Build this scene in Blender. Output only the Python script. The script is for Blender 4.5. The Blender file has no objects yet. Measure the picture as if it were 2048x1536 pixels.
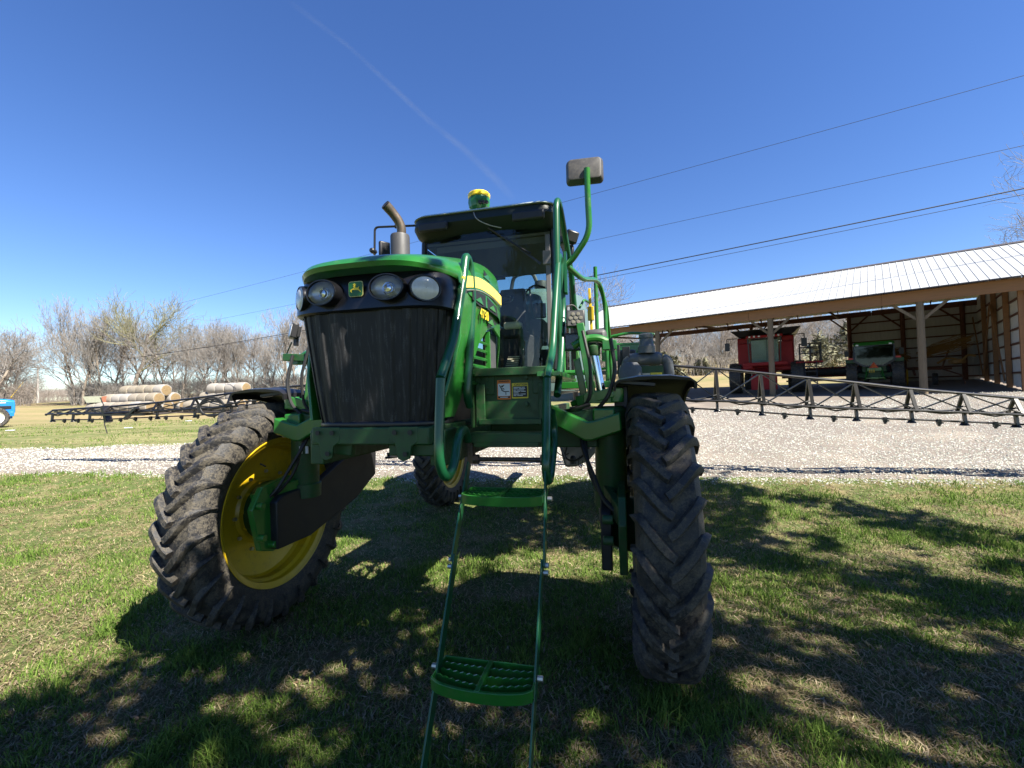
import bpy, math, random
import numpy as np
from mathutils import Vector, Matrix
rnd = random.Random(7)
R_ = np.random.default_rng(11)
PI = math.pi
S = bpy.context.scene
COL = S.collection

# ------------------------------------------------------------------ camera, sky, sun, exposure
CAMH, PITCH, ROLL = 1.86, 0.024, 0.026
cam = bpy.data.cameras.new('camera'); cam.sensor_width = 36; cam.lens = 900 / 2048 * 36
cam.clip_start = 0.05; cam.clip_end = 20000
co = bpy.data.objects.new('camera', cam); COL.objects.link(co)
co.matrix_world = Matrix.Translation((0, 0, CAMH)) @ Matrix.Rotation(PI / 2 + PITCH, 4, 'X') @ Matrix.Rotation(-ROLL, 4, 'Z')
S.camera = co
SX, SY = 0.72, -0.55                      # towards the sun, per metre of height
SUN_EL = math.atan2(1, math.hypot(SX, SY)); SUN_AZ = math.atan2(SX, SY)   # azimuth from +Y, clockwise
w = bpy.data.worlds.new('World'); S.world = w; w.use_nodes = True
nt = w.node_tree; nt.nodes.clear()
sk = nt.nodes.new('ShaderNodeTexSky'); sk.sky_type = 'NISHITA'; sk.sun_disc = False
sk.sun_elevation = SUN_EL; sk.sun_rotation = SUN_AZ; sk.altitude = 0; sk.air_density = 1.0; sk.dust_density = 0.0; sk.ozone_density = 5.0
bg = nt.nodes.new('ShaderNodeBackground'); bg.inputs[1].default_value = 0.060
wo = nt.nodes.new('ShaderNodeOutputWorld')
hs_ = nt.nodes.new('ShaderNodeHueSaturation'); hs_.inputs['Hue'].default_value = .512; hs_.inputs['Saturation'].default_value = 1.16; hs_.inputs['Value'].default_value = 1.06
nt.links.new(sk.outputs[0], hs_.inputs['Color']); nt.links.new(hs_.outputs[0], bg.inputs[0]); nt.links.new(bg.outputs[0], wo.inputs[0])
sl = bpy.data.lights.new('sun', 'SUN'); sl.energy = 5.0; sl.angle = math.radians(0.53); sl.color = (1, .94, .83)
so = bpy.data.objects.new('sun', sl); COL.objects.link(so)
so.rotation_euler = Vector((-SX, -SY, -1)).to_track_quat('-Z', 'Y').to_euler(); so.location = (30, -15, 40)
S.view_settings.view_transform = 'Standard'; S.view_settings.look = 'None'
S.view_settings.exposure = 1.64; S.view_settings.gamma = 1.0
S.render.engine = 'CYCLES'

# ------------------------------------------------------------------ materials
def nodes(name):
    m = bpy.data.materials.new(name); m.use_nodes = True
    return m, m.node_tree, m.node_tree.nodes['Principled BSDF']
def ramp(nt, fac, stops):
    r = nt.nodes.new('ShaderNodeValToRGB'); e = r.color_ramp.elements
    while len(e) < len(stops): e.new(.5)
    for k, (p, c) in enumerate(stops):
        e[k].position = p; e[k].color = (c[0], c[1], c[2], 1) if not isinstance(c, (int, float)) else (c, c, c, 1)
    nt.links.new(fac, r.inputs[0]); return r.outputs[0]
def noise(nt, scale, detail=4, rough=.6, co=None, kind='ShaderNodeTexNoise', stretch=None):
    n = nt.nodes.new(kind); n.inputs['Scale'].default_value = scale
    if 'Detail' in n.inputs: n.inputs['Detail'].default_value = detail
    if 'Roughness' in n.inputs: n.inputs['Roughness'].default_value = rough
    if co is None:
        co = nt.nodes.new('ShaderNodeTexCoord').outputs['Object']
    if stretch:
        mp = nt.nodes.new('ShaderNodeMapping'); mp.inputs['Scale'].default_value = stretch
        nt.links.new(co, mp.inputs[0]); co = mp.outputs[0]
    nt.links.new(co, n.inputs['Vector']); return n
def mixc(nt, fac, a, b):
    m = nt.nodes.new('ShaderNodeMix'); m.data_type = 'RGBA'
    if isinstance(fac, (int, float)): m.inputs[0].default_value = fac
    else: nt.links.new(fac, m.inputs[0])
    for i, v in ((6, a), (7, b)):
        if isinstance(v, tuple): m.inputs[i].default_value = (*v[:3], 1)
        else: nt.links.new(v, m.inputs[i])
    return m.outputs[2]
def bump(nt, b, h, strength, dist=.01):
    n = nt.nodes.new('ShaderNodeBump'); n.inputs['Strength'].default_value = strength; n.inputs['Distance'].default_value = dist
    nt.links.new(h, n.inputs['Height']); nt.links.new(n.outputs[0], b.inputs['Normal'])
def paint(name, c, rough=.35, metal=0, coat=0, dirt=None, dirt_amt=.45, scale=6, bumpy=0, spec=.5, stretch=None):
    m, t, b = nodes(name)
    n = noise(t, scale, 6, .65, stretch=stretch)
    base = mixc(t, n.outputs[0], tuple(x * .8 for x in c), tuple(min(1, x * 1.15) for x in c))
    if dirt:
        f = ramp(t, noise(t, scale * 2.3, 8, .75, stretch=stretch).outputs[0], [(1 - dirt_amt - .12, 0.), (min(1, 1 - dirt_amt + .22), 1.)])
        base = mixc(t, f, base, dirt)
        t.links.new(ramp(t, f, [(0, rough), (1, .9)]), b.inputs['Roughness'])
    else:
        t.links.new(ramp(t, n.outputs[0], [(.3, rough * .85), (.75, min(1, rough * 1.25))]), b.inputs['Roughness'])
    t.links.new(base, b.inputs['Base Color'])
    b.inputs['Metallic'].default_value = metal; b.inputs['Coat Weight'].default_value = coat
    b.inputs['Coat Roughness'].default_value = .08; b.inputs['Specular IOR Level'].default_value = spec
    if bumpy: bump(t, b, noise(t, scale * 8, 5, .7).outputs[0], bumpy, .004)
    return m
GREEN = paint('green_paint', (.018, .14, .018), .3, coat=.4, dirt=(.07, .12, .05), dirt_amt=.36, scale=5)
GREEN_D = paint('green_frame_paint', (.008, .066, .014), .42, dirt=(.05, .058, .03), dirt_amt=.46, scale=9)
HAND = paint('handrail_paint', (.006, .07, .026), .34, coat=.2, dirt=(.03, .08, .03), dirt_amt=.25, scale=9)
YELLOW = paint('yellow_paint', (.60, .40, .010), .38, coat=.1, dirt=(.26, .18, .05), dirt_amt=.36, scale=6)
STRIPE = paint('stripe_yellow', (.9, .65, .12), .4)
BLACK = paint('black_plastic', (.012, .012, .014), .38, dirt=(.045, .042, .038), dirt_amt=.3, scale=8)
BLACKG = paint('black_gloss', (.006, .006, .008), .28, coat=.1, dirt=(.03, .03, .03), dirt_amt=.25)
BOOM = paint('black_boom_paint', (.011, .011, .012), .3, dirt=(.04, .038, .034), dirt_amt=.3, scale=6)
RUBBER_P = paint('hose_rubber', (.012, .012, .012), .55)
GREYP = paint('grey_plastic', (.10, .105, .11), .5, dirt=(.2, .19, .17), dirt_amt=.35, scale=9, bumpy=.1)
DGREY = paint('dark_grey_plastic', (.05, .05, .054), .55, dirt=(.11, .10, .09), dirt_amt=.35, scale=9, bumpy=.1)
CHROME = paint('chrome', (.75, .76, .78), .12, metal=1)
STEEL = paint('rusty_steel', (.12, .105, .09), .45, metal=.7, dirt=(.10, .055, .03), dirt_amt=.45, scale=18)
ZINC = paint('zinc', (.5, .48, .42), .35, metal=.8)
WHITE = paint('white_print', (.7, .73, .78), .5)
ORANGE = paint('orange_print', (.75, .2, .03), .5)
DECALY = paint('decal_yellow', (.75, .58, .03), .45)
INK = paint('black_print', (.012, .012, .014), .5)
TEAL = paint('poly_tank', (.10, .16, .16), .45, dirt=(.16, .2, .18), dirt_amt=.3)
SEAT = paint('seat_fabric', (.05, .05, .055), .9, scale=20, bumpy=.3)
CREAM = paint('cream_vinyl', (.62, .56, .44), .6)
WIRE = paint('wire_black', (.012, .012, .013), .6)
def mud_rubber():
    m, t, b = nodes('tyre_rubber')
    n1 = noise(t, 13, 8, .75); n2 = noise(t, 60, 6, .75); n3 = noise(t, 120, 3, .6)
    mul = t.nodes.new('ShaderNodeMath'); mul.operation = 'MULTIPLY_ADD'
    t.links.new(n2.outputs[0], mul.inputs[0]); mul.inputs[1].default_value = .7
    t.links.new(n1.outputs[0], mul.inputs[2])
    f = ramp(t, mul.outputs[0], [(.79, 0.), (.94, .85)])
    base = mixc(t, f, mixc(t, n3.outputs[0], (.006, .006, .008), (.022, .022, .024)), mixc(t, n3.outputs[0], (.035, .03, .022), (.15, .13, .098)))
    t.links.new(base, b.inputs['Base Color'])
    t.links.new(ramp(t, f, [(0, .5), (1, .95)]), b.inputs['Roughness'])
    bump(t, b, mul.outputs[0], .5, .012); return m
RUBBER = mud_rubber()
def screen_mat():                                     # fine black mesh with dust settled along its folds
    m, t, b = nodes('radiator_screen')
    n = noise(t, 5, 3, .5, stretch=(14, 14, 1.2)); n2 = noise(t, 160, 4, .7)
    n.inputs['Detail'].default_value = 2
    mul = t.nodes.new('ShaderNodeMath'); mul.operation = 'MULTIPLY'
    t.links.new(ramp(t, n.outputs[0], [(.52, 0.), (.72, 1.)]), mul.inputs[0]); t.links.new(ramp(t, n2.outputs[0], [(.35, 0.), (.62, 1.)]), mul.inputs[1])
    t.links.new(mixc(t, mul.outputs[0], (.003, .003, .004), (.055, .055, .058)), b.inputs['Base Color'])
    b.inputs['Roughness'].default_value = .6; return m
SCREEN = screen_mat()
def glass(name, tint, alpha_rough=.0, mixf=.75):      # tinted window pane: see-through plus a real reflection
    m = bpy.data.materials.new(name); m.use_nodes = True; t = m.node_tree; t.nodes.clear()
    tr = t.nodes.new('ShaderNodeBsdfTransparent'); tr.inputs[0].default_value = (*tint, 1)
    gl = t.nodes.new('ShaderNodeBsdfGlossy'); gl.inputs['Roughness'].default_value = .03
    df = t.nodes.new('ShaderNodeBsdfDiffuse'); df.inputs[0].default_value = (.25, .24, .2, 1)
    fr = t.nodes.new('ShaderNodeFresnel'); fr.inputs[0].default_value = 1.5
    d = ramp(t, noise(t, 9, 7, .7, stretch=(4, 4, .8)).outputs[0], [(.55, 0.), (.8, .12)])
    m1 = t.nodes.new('ShaderNodeMixShader'); m2 = t.nodes.new('ShaderNodeMixShader'); o = t.nodes.new('ShaderNodeOutputMaterial')
    t.links.new(d, m1.inputs[0]); t.links.new(tr.outputs[0], m1.inputs[1]); t.links.new(df.outputs[0], m1.inputs[2])
    t.links.new(fr.outputs[0], m2.inputs[0]); t.links.new(m1.outputs[0], m2.inputs[1]); t.links.new(gl.outputs[0], m2.inputs[2])
    t.links.new(m2.outputs[0], o.inputs[0]); return m
GLASS = glass('cab_glass', (.80, .88, .86)); GLASSD = glass('dark_glass', (.35, .42, .42)); LENS = glass('lamp_lens', (.85, .87, .9))
REFL = paint('reflector', (.50, .50, .49), .3, metal=.5)
FROST = paint('frosted_lamp', (.5, .5, .48), .25, metal=.4, bumpy=.6, scale=14)
def attr_mat(name, rough=.8, trans=0, bumpn=0):
    m, t, b = nodes(name)
    a = t.nodes.new('ShaderNodeAttribute'); a.attribute_name = 'tint'
    t.links.new(a.outputs['Color'], b.inputs['Base Color']); b.inputs['Roughness'].default_value = rough
    b.inputs['Specular IOR Level'].default_value = .25
    if trans:
        t.nodes.remove(b); o = t.nodes['Material Output']
        d = t.nodes.new('ShaderNodeBsdfDiffuse'); tl = t.nodes.new('ShaderNodeBsdfTranslucent'); mx = t.nodes.new('ShaderNodeMixShader')
        mx.inputs[0].default_value = trans
        t.links.new(a.outputs['Color'], d.inputs[0]); t.links.new(a.outputs['Color'], tl.inputs[0])
        t.links.new(d.outputs[0], mx.inputs[1]); t.links.new(tl.outputs[0], mx.inputs[2]); t.links.new(mx.outputs[0], o.inputs[0])
    return m
BARK = paint('bark', (.20, .165, .13), .95, scale=5, dirt=(.32, .29, .25), dirt_amt=.4)
TWIG = paint('twigs', (.24, .22, .20), .95, scale=.6)
TWIGR = paint('reddish_twigs', (.25, .215, .185), .95, scale=.6)
TWIGG = paint('budding_twigs', (.22, .21, .12), .95, scale=.6)
WOOD = paint('treated_post', (.17, .13, .08), .85, scale=4, dirt=(.11, .085, .055), dirt_amt=.5, stretch=(3, 3, .4))
BEAM = paint('brown_beam', (.24, .12, .05), .8, scale=1.5, dirt=(.16, .095, .05), dirt_amt=.4, stretch=(.4, 3, 6))
BEAMR = paint('red_brown_timber', (.12, .045, .024), .85, scale=2, dirt=(.07, .035, .02), dirt_amt=.4)
ROOFM = paint('white_roof_metal', (.34, .35, .35), .55, scale=.7, dirt=(.31, .30, .285), dirt_amt=.2)
ROOFU = paint('roof_underside', (.16, .15, .14), .7)
WALLM = paint('wall_metal', (.48, .465, .44), .6, scale=.7, dirt=(.20, .18, .16), dirt_amt=.3)
DARKM = paint('dark_trim', (.07, .06, .06), .5)
RED = paint('red_paint', (.22, .007, .008), .5, spec=.25, dirt=(.08, .012, .01), dirt_amt=.3)
BLUE = paint('blue_paint', (.01, .17, .48), .35, coat=.3)
RUST = paint('golden_tines', (.22, .115, .025), .6, scale=5)
HAYM = paint('hay_side', (.20, .165, .105), .95, scale=1.6, dirt=(.28, .255, .23), dirt_amt=.5, stretch=(3, 1, 1), bumpy=.6)
HAYE = paint('hay_end', (.25, .195, .11), .95, scale=7, dirt=(.22, .14, .055), dirt_amt=.5, bumpy=.8)

def vary(m, amt):                                     # every bale its own tone
    t = m.node_tree; b = t.nodes['Principled BSDF']; l = b.inputs['Base Color'].links[0].from_socket; oi = t.nodes.new('ShaderNodeObjectInfo')
    t.links.new(mixc(t, ramp(t, oi.outputs['Random'], [(0, 0.), (1, amt)]), l, (.30, .285, .27)), b.inputs['Base Color'])
vary(HAYM, .75)
def coil(m):                                          # wound layers seen on the bale ends
    t = m.node_tree; b = t.nodes['Principled BSDF']; l = b.inputs['Base Color'].links[0].from_socket; wv = t.nodes.new('ShaderNodeTexWave'); wv.wave_type = 'RINGS'; wv.rings_direction = 'X'; wv.inputs['Scale'].default_value = 3.2; wv.inputs['Distortion'].default_value = 3.5; wv.inputs['Detail'].default_value = 4
    t.links.new(t.nodes.new('ShaderNodeTexCoord').outputs['Object'], wv.inputs[0]); t.links.new(mixc(t, ramp(t, wv.outputs['Fac'], [(.2, .75), (.7, 0.)]), l, (.14, .085, .035)), b.inputs['Base Color'])
coil(HAYE)
# ------------------------------------------------------------------ mesh helpers
def rotm(rx=0, ry=0, rz=0): return np.array(Matrix.Rotation(rz, 3, 'Z') @ Matrix.Rotation(ry, 3, 'Y') @ Matrix.Rotation(rx, 3, 'X'))
def unit(v): v = np.asarray(v, float); return v / (np.linalg.norm(v) + 1e-12)
class MB:
    def __init__(s): s.v = []; s.f = []; s.mi = []
    def add(s, vs, fs, mi=0):
        o = len(s.v); s.v += [tuple(map(float, p)) for p in vs]; s.f += [tuple(i + o for i in f) for f in fs]; s.mi += [mi] * len(fs); return s
    def box(s, c, d, rot=None, taper=1, mi=0):
        hx, hy, hz = d[0] / 2, d[1] / 2, d[2] / 2
        vs = np.array([(x * hx * (taper if z > 0 else 1), y * hy * (taper if z > 0 else 1), z * hz) for z in (-1, 1) for x, y in ((-1, -1), (1, -1), (1, 1), (-1, 1))])
        if rot is not None: vs = vs @ np.asarray(rot).T
        return s.add(vs + np.array(c), [(3, 2, 1, 0), (4, 5, 6, 7), (0, 1, 5, 4), (1, 2, 6, 5), (2, 3, 7, 6), (3, 0, 4, 7)], mi)
    def bar(s, a, b, w, h=None, up=(0, 0, 1), mi=0):
        h = h or w; a = np.array(a, float); b = np.array(b, float); d = unit(b - a)
        u = np.array(up, float)
        if abs(d @ unit(u)) > .98: u = np.array((1., 0, 0)) if abs(d[0]) < .9 else np.array((0, 1., 0))
        x = unit(np.cross(d, u)); y = np.cross(x, d); vs = []
        for p in (a, b):
            for i, j in ((-1, -1), (1, -1), (1, 1), (-1, 1)): vs.append(p + x * i * w / 2 + y * j * h / 2)
        return s.add(vs, [(3, 2, 1, 0), (4, 5, 6, 7), (0, 1, 5, 4), (1, 2, 6, 5), (2, 3, 7, 6), (3, 0, 4, 7)], mi)
    def tube(s, path, r, n=10, fil=0, closed=False, mi=0):
        P = [np.array(p, float) for p in path]
        if fil: P = fillet(P, fil, closed)
        P = np.array(P); m = len(P); rr = np.array(r if hasattr(r, '__len__') else [r] * m, float)
        if len(rr) != m: rr = np.interp(np.linspace(0, 1, m), np.linspace(0, 1, len(rr)), rr)
        T = np.zeros_like(P)
        for i in range(m):
            a = P[(i - 1) % m] if (closed or i > 0) else P[0]; b = P[(i + 1) % m] if (closed or i < m - 1) else P[-1]
            T[i] = unit(b - a)
        u = np.cross(T[0], (0, 0, 1.)); u = unit(u) if np.linalg.norm(u) > .05 else np.array((1., 0, 0))
        vs = []
        for i in range(m):
            u = unit(u - T[i] * (u @ T[i])); w_ = np.cross(T[i], u)
            for k in range(n):
                t = 2 * PI * k / n; vs.append(P[i] + rr[i] * (math.cos(t) * u + math.sin(t) * w_))
        fs = []
        for i in range(m if closed else m - 1):
            j = (i + 1) % m
            for k in range(n): fs.append((i * n + k, i * n + (k + 1) % n, j * n + (k + 1) % n, j * n + k))
        if not closed: fs += [tuple(range(n - 1, -1, -1)), tuple((m - 1) * n + k for k in range(n))]
        return s.add(vs, fs, mi)
    def lathe(s, prof, c=(0, 0, 0), ax=(0, 0, 1), n=32, closed=False, mi=0):
        # prof: (radius, height along ax)
        ax = unit(ax); u = np.cross(ax, (0, 0, 1.)); u = unit(u) if np.linalg.norm(u) > .05 else np.array((1., 0, 0)); v_ = np.cross(ax, u)
        c = np.array(c, float); vs = []; m = len(prof)
        for r, h in prof:
            for k in range(n):
                t = 2 * PI * k / n; vs.append(c + ax * h + max(r, 1e-4) * (math.cos(t) * u + math.sin(t) * v_))
        fs = []
        for i in range(m if closed else m - 1):
            j = (i + 1) % m
            for k in range(n): fs.append((i * n + k, i * n + (k + 1) % n, j * n + (k + 1) % n, j * n + k))
        return s.add(vs, fs, mi)
    def prism(s, poly, o, ux, uy, depth, mi=0):
        o = np.array(o, float); ux = np.array(ux, float); uy = np.array(uy, float); nz = unit(np.cross(ux, uy)); n = len(poly)
        vs = [o + ux * x + uy * y for x, y in poly] + [o + ux * x + uy * y + nz * depth for x, y in poly]
        fs = [tuple(range(n - 1, -1, -1)), tuple(range(n, 2 * n))] + [(i, (i + 1) % n, n + (i + 1) % n, n + i) for i in range(n)]
        return s.add(vs, fs, mi)
    def loft(s, rings, closed=True, caps=False, mi=0):
        n = len(rings[0]); vs = [p for r in rings for p in r]; fs = []
        for i in range(len(rings) - 1):
            for k in range(n if closed else n - 1): fs.append((i * n + k, i * n + (k + 1) % n, (i + 1) * n + (k + 1) % n, (i + 1) * n + k))
        if caps: fs += [tuple(range(n - 1, -1, -1)), tuple((len(rings) - 1) * n + k for k in range(n))]
        return s.add(vs, fs, mi)
    def mesh(s, name, mats, sharp=35):
        me = bpy.data.meshes.new(name); me.from_pydata(s.v, [], s.f)
        for m in (mats if isinstance(mats, (list, tuple)) else [mats]): me.materials.append(m)
        if isinstance(mats, (list, tuple)): me.polygons.foreach_set('material_index', s.mi)
        me.polygons.foreach_set('use_smooth', [True] * len(me.polygons))
        me.set_sharp_from_angle(angle=math.radians(sharp)); me.update(); return me
    def build(s, name, mats, parent=None, bevel=0, sharp=35, label=None):
        o = bpy.data.objects.new(name, s.mesh(name, mats, sharp)); COL.objects.link(o)
        if parent is not None: o.parent = parent
        if bevel:
            b = o.modifiers.new('bevel', 'BEVEL'); b.width = bevel; b.segments = 2; b.limit_method = 'ANGLE'; b.angle_limit = math.radians(40)
        if label: o['label'] = label
        return o
def fillet(P, r, closed=False):
    out = []; n = len(P)
    for i in range(n):
        if not closed and i in (0, n - 1): out.append(P[i]); continue
        a, b, c = P[(i - 1) % n], P[i], P[(i + 1) % n]
        d1, d2 = a - b, c - b; l1, l2 = np.linalg.norm(d1), np.linalg.norm(d2)
        q = min(r, l1 * .48, l2 * .48); p0, p1 = b + d1 / l1 * q, b + d2 / l2 * q
        for t in (0, .2, .4, .6, .8, 1): out.append((1 - t) ** 2 * p0 + 2 * t * (1 - t) * b + t * t * p1)
    return out
def tag(o, label=None, cat=None, group=None, kind=None):
    if label: o['label'] = label
    if cat: o['category'] = cat
    if group: o['group'] = group
    if kind: o['kind'] = kind
    return o
def thing(name, label, cat, loc=(0, 0, 0), rz=0, group=None, parent=None):
    o = bpy.data.objects.new(name, None); COL.objects.link(o); o.location = loc; o.rotation_euler = (0, 0, rz); o.empty_display_size = .3
    if parent is not None: o.parent = parent
    return tag(o, label, cat, group)
def inst(o, parent=None, loc=None, rot=None, scale=None):
    c = o.copy(); COL.objects.link(c)
    if parent is not None: c.parent = parent
    if loc is not None: c.location = loc
    if rot is not None: c.rotation_euler = rot
    if scale is not None: c.scale = scale
    return c
def copy_tree(o, parent=None):
    c = o.copy(); COL.objects.link(c)
    if parent is not None: c.parent = parent
    for ch in list(o.children): copy_tree(ch, c)
    return c
def fast_mesh(name, V, F, mat, tint=None, parent=None, smooth=False):
    """V (n,3), F (m,k) constant face size"""
    V = np.asarray(V, np.float32); F = np.asarray(F, np.int32); k = F.shape[1]
    me = bpy.data.meshes.new(name); me.vertices.add(len(V)); me.vertices.foreach_set('co', V.ravel())
    me.loops.add(F.size); me.loops.foreach_set('vertex_index', F.ravel())
    me.polygons.add(len(F)); me.polygons.foreach_set('loop_start', np.arange(0, F.size, k, dtype=np.int32))
    me.polygons.foreach_set('use_smooth', np.full(len(F), smooth))
    me.update(calc_edges=True)
    if tint is not None:
        a = me.attributes.new('tint', 'FLOAT_COLOR', 'POINT'); t = np.ones((len(V), 4), np.float32); t[:, :3] = tint; a.data.foreach_set('color', t.ravel())
    me.materials.append(mat)
    o = bpy.data.objects.new(name, me); COL.objects.link(o)
    if parent is not None: o.parent = parent
    return o

# ------------------------------------------------------------------ terrain
CP = [(x, y, 0) for x in (-14, -7, 0, 7, 14) for y in (-10, -2, 3)] + [
    (-2.1, 3.85, 0), (1, 3.2, 0), (-1.15, 7.6, .0), (1.95, 6.8, .0), (-8, 7, .03), (8, 4.8, .03), (-5, 8.2, .05), (5, 6, .04),
    (-13.1, 11.4, .22), (-6, 10.1, .22), (.65, 8.9, .22), (4.4, 8.2, .22), (8.2, 7.4, .22), (-18.3, 15.9, .38), (-12.4, 16.1, .38), (-30, 16, .3),
    (-34, 31, .6), (-38, 50, .72), (-30, 50, .72), (-75, 70, 2.4), (-50, 65, 2.2), (-35, 65, 2.3), (-22, 65, 2.5), (-90, 80, 2.6), (-60, 40, 1.0),
    (0, 20, .7), (0, 40, 1.6), (0, 70, 4), (8.9, 27.9, 1.33), (13.85, 23.9, 1.34), (18.5, 20.1, 1.35), (23, 16.3, 1.35),
    (16.4, 37.1, 2.0), (21.4, 33.1, 2.04), (26, 29.3, 2.04), (30, 25.5, 2.04), (8, 13, .62), (14, 12, .72), (25, 8, .8),
    (19, 42, 2.3), (27, 56, 3.5), (38, 75, 6.4), (65, 75, 6.6), (60, 50, 4.2), (60, 15, 2), (40, 95, 9), (-60, -40, 0), (60, -40, 0), (0, -60, 0)]
CP = np.array(CP, float)
def _tps(r2): return np.where(r2 > 0, .5 * r2 * np.log(np.maximum(r2, 1e-12)), 0)
_n = len(CP); _A = np.zeros((_n + 3, _n + 3))
_A[:_n, :_n] = _tps(((CP[:, None, :2] - CP[None, :, :2]) ** 2).sum(-1)) + np.eye(_n) * .3
_A[:_n, _n] = 1; _A[:_n, _n + 1:] = CP[:, :2]; _A[_n:, :_n] = _A[:_n, _n:].T
_w = np.linalg.solve(_A, np.concatenate([CP[:, 2], np.zeros(3)]))
def terr(x, y):
    x = np.asarray(x, float); y = np.asarray(y, float); sh = x.shape; P = np.stack([x.ravel(), y.ravel()], 1)
    rad = np.hypot(P[:, 0], P[:, 1]); sc = np.minimum(1, 105 / np.maximum(rad, 1)); Q = P * sc[:, None]
    z = _w[_n] + Q @ _w[_n + 1:]
    for i in range(_n): z += _w[i] * _tps((Q[:, 0] - CP[i, 0]) ** 2 + (Q[:, 1] - CP[i, 1]) ** 2)
    f = np.clip((rad - 105) / 250, 0, 1); f = f * f * (3 - 2 * f)
    return ((z * (1 - f) + 5.0 * f)).reshape(sh)
def tz(x, y): return float(terr(np.array([x]), np.array([y]))[0])
def sstep(a, b, x): t = np.clip((x - a) / (b - a), 0, 1); return t * t * (3 - 2 * t)
# smooth value noise for natural variation (numpy)
def vnoise(x, y, s, seed=0):
    r = np.random.default_rng(seed); T = r.random((64, 64)); x = np.asarray(x) / s; y = np.asarray(y) / s
    xi = np.floor(x).astype(int); yi = np.floor(y).astype(int); fx = x - xi; fy = y - yi; fx = fx * fx * (3 - 2 * fx); fy = fy * fy * (3 - 2 * fy)
    g = lambda a, b: T[a % 64, b % 64]
    return (g(xi, yi) * (1 - fx) + g(xi + 1, yi) * fx) * (1 - fy) + (g(xi, yi + 1) * (1 - fx) + g(xi + 1, yi + 1) * fx) * fy
NEAR = np.array([(-60, 21), (-40, 17), (-13.1, 11.4), (-6, 10.0), (.65, 8.75), (4.4, 8.05), (8.2, 7.2), (20, 4.6), (60, -3)], float)
FAR = np.array([(-60, 22), (-40, 20.5), (-18.3, 15.9), (-12.4, 16.1), (-4, 17), (2, 22), (6, 27), (8.4, 28.6), (13.85, 24.3), (18.5, 20.5), (23, 16.8), (40, 4), (60, 0)], float)
def edge_near(x): return np.interp(x, NEAR[:, 0], NEAR[:, 1]) + (vnoise(x, x * 0 + 3, .9, 5) - .5) * .35 + (vnoise(x, x * 0 + 9, .25, 6) - .5) * .12
def edge_far(x): return np.interp(x, FAR[:, 0], FAR[:, 1]) + (vnoise(x, x * 0 + 7, 1.3, 8) - .5) * .4
def graded(lo, hi, n, k=5.0):
    t = np.linspace(-1, 1, n); a = np.sinh(k * t) / math.sinh(k); return np.where(a < 0, a * lo, a * hi)
def ground_mat():
    m, t, b = nodes('lawn_soil')
    co = t.nodes.new('ShaderNodeTexCoord').outputs['Object']
    big = noise(t, .35, 5, .6, co); mid = noise(t, 2.2, 6, .65, co); fine = noise(t, 30, 6, .7, co); st = noise(t, 9, 5, .7, co, stretch=(.5, 2.4, 1))
    grass = mixc(t, fine.outputs[0], (.032, .05, .014), (.14, .18, .055))
    straw = mixc(t, st.outputs[0], (.12, .10, .045), (.30, .26, .13))
    soil = mixc(t, fine.outputs[0], (.10, .06, .04), (.21, .14, .10))
    c1 = mixc(t, ramp(t, mid.outputs[0], [(.47, 0.), (.64, 1.)]), grass, straw)
    ad = t.nodes.new('ShaderNodeMath'); ad.operation = 'MULTIPLY'
    t.links.new(ramp(t, mid.outputs[0], [(.56, 0.), (.70, 1.)]), ad.inputs[0]); t.links.new(ramp(t, big.outputs[0], [(.45, 0.), (.6, 1.)]), ad.inputs[1])
    sep = t.nodes.new('ShaderNodeSeparateXYZ'); t.links.new(co, sep.inputs[0]); mr = t.nodes.new('ShaderNodeMapRange'); mr.inputs[1].default_value = 27; mr.inputs[2].default_value = 40; t.links.new(sep.outputs[1], mr.inputs[0])
    bandn = noise(t, .11, 4, .6, co, stretch=(.35, 1.6, 1)); fm = t.nodes.new('ShaderNodeMath'); fm.operation = 'MULTIPLY'; t.links.new(mr.outputs[0], fm.inputs[0]); t.links.new(ramp(t, bandn.outputs[0], [(.36, .25), (.58, .95)]), fm.inputs[1])
    fm2 = t.nodes.new('ShaderNodeMath'); fm2.operation = 'MULTIPLY'; mr2 = t.nodes.new('ShaderNodeMapRange'); mr2.inputs[1].default_value = 13; mr2.inputs[2].default_value = 17; mr2.inputs[4].default_value = .6; t.links.new(sep.outputs[1], mr2.inputs[0]); t.links.new(mr2.outputs[0], fm2.inputs[0]); t.links.new(ramp(t, noise(t, .45, 6, .65, co, stretch=(.22, 1.5, 1)).outputs[0], [(.40, 0.), (.62, 1.)]), fm2.inputs[1])
    c2 = mixc(t, fm.outputs[0], mixc(t, fm2.outputs[0], mixc(t, ad.outputs[0], c1, soil), mixc(t, st.outputs[0], (.20, .19, .07), (.34, .30, .17))), mixc(t, fine.outputs[0], (.20, .15, .08), (.36, .28, .16)))
    t.links.new(c2, b.inputs['Base Color']); b.inputs['Roughness'].default_value = .95; b.inputs['Specular IOR Level'].default_value = .1
    bump(t, b, fine.outputs[0], .7, .03); return m
gx = graded(600, 600, 241, 6.3); gy = np.concatenate([graded(300, 300, 61, 4.6)[:30], graded(900, 900, 341, 6.6)[170:]])
X, Y = np.meshgrid(gx, gy); Z = terr(X, Y)
Z += (vnoise(X, Y, 1.1, 3) - .5) * .05 * sstep(120, 20, np.hypot(X, Y))
nx, ny = len(gx), len(gy); ii = (np.arange(ny - 1)[:, None] * nx + np.arange(nx - 1)[None, :]).ravel()
ground = fast_mesh('ground', np.stack([X.ravel(), Y.ravel(), Z.ravel()], 1), np.stack([ii, ii + 1, ii + nx + 1, ii + nx], 1), ground_mat(), smooth=True)
tag(ground, 'patchy spring lawn over reddish soil', kind='structure')
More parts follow.
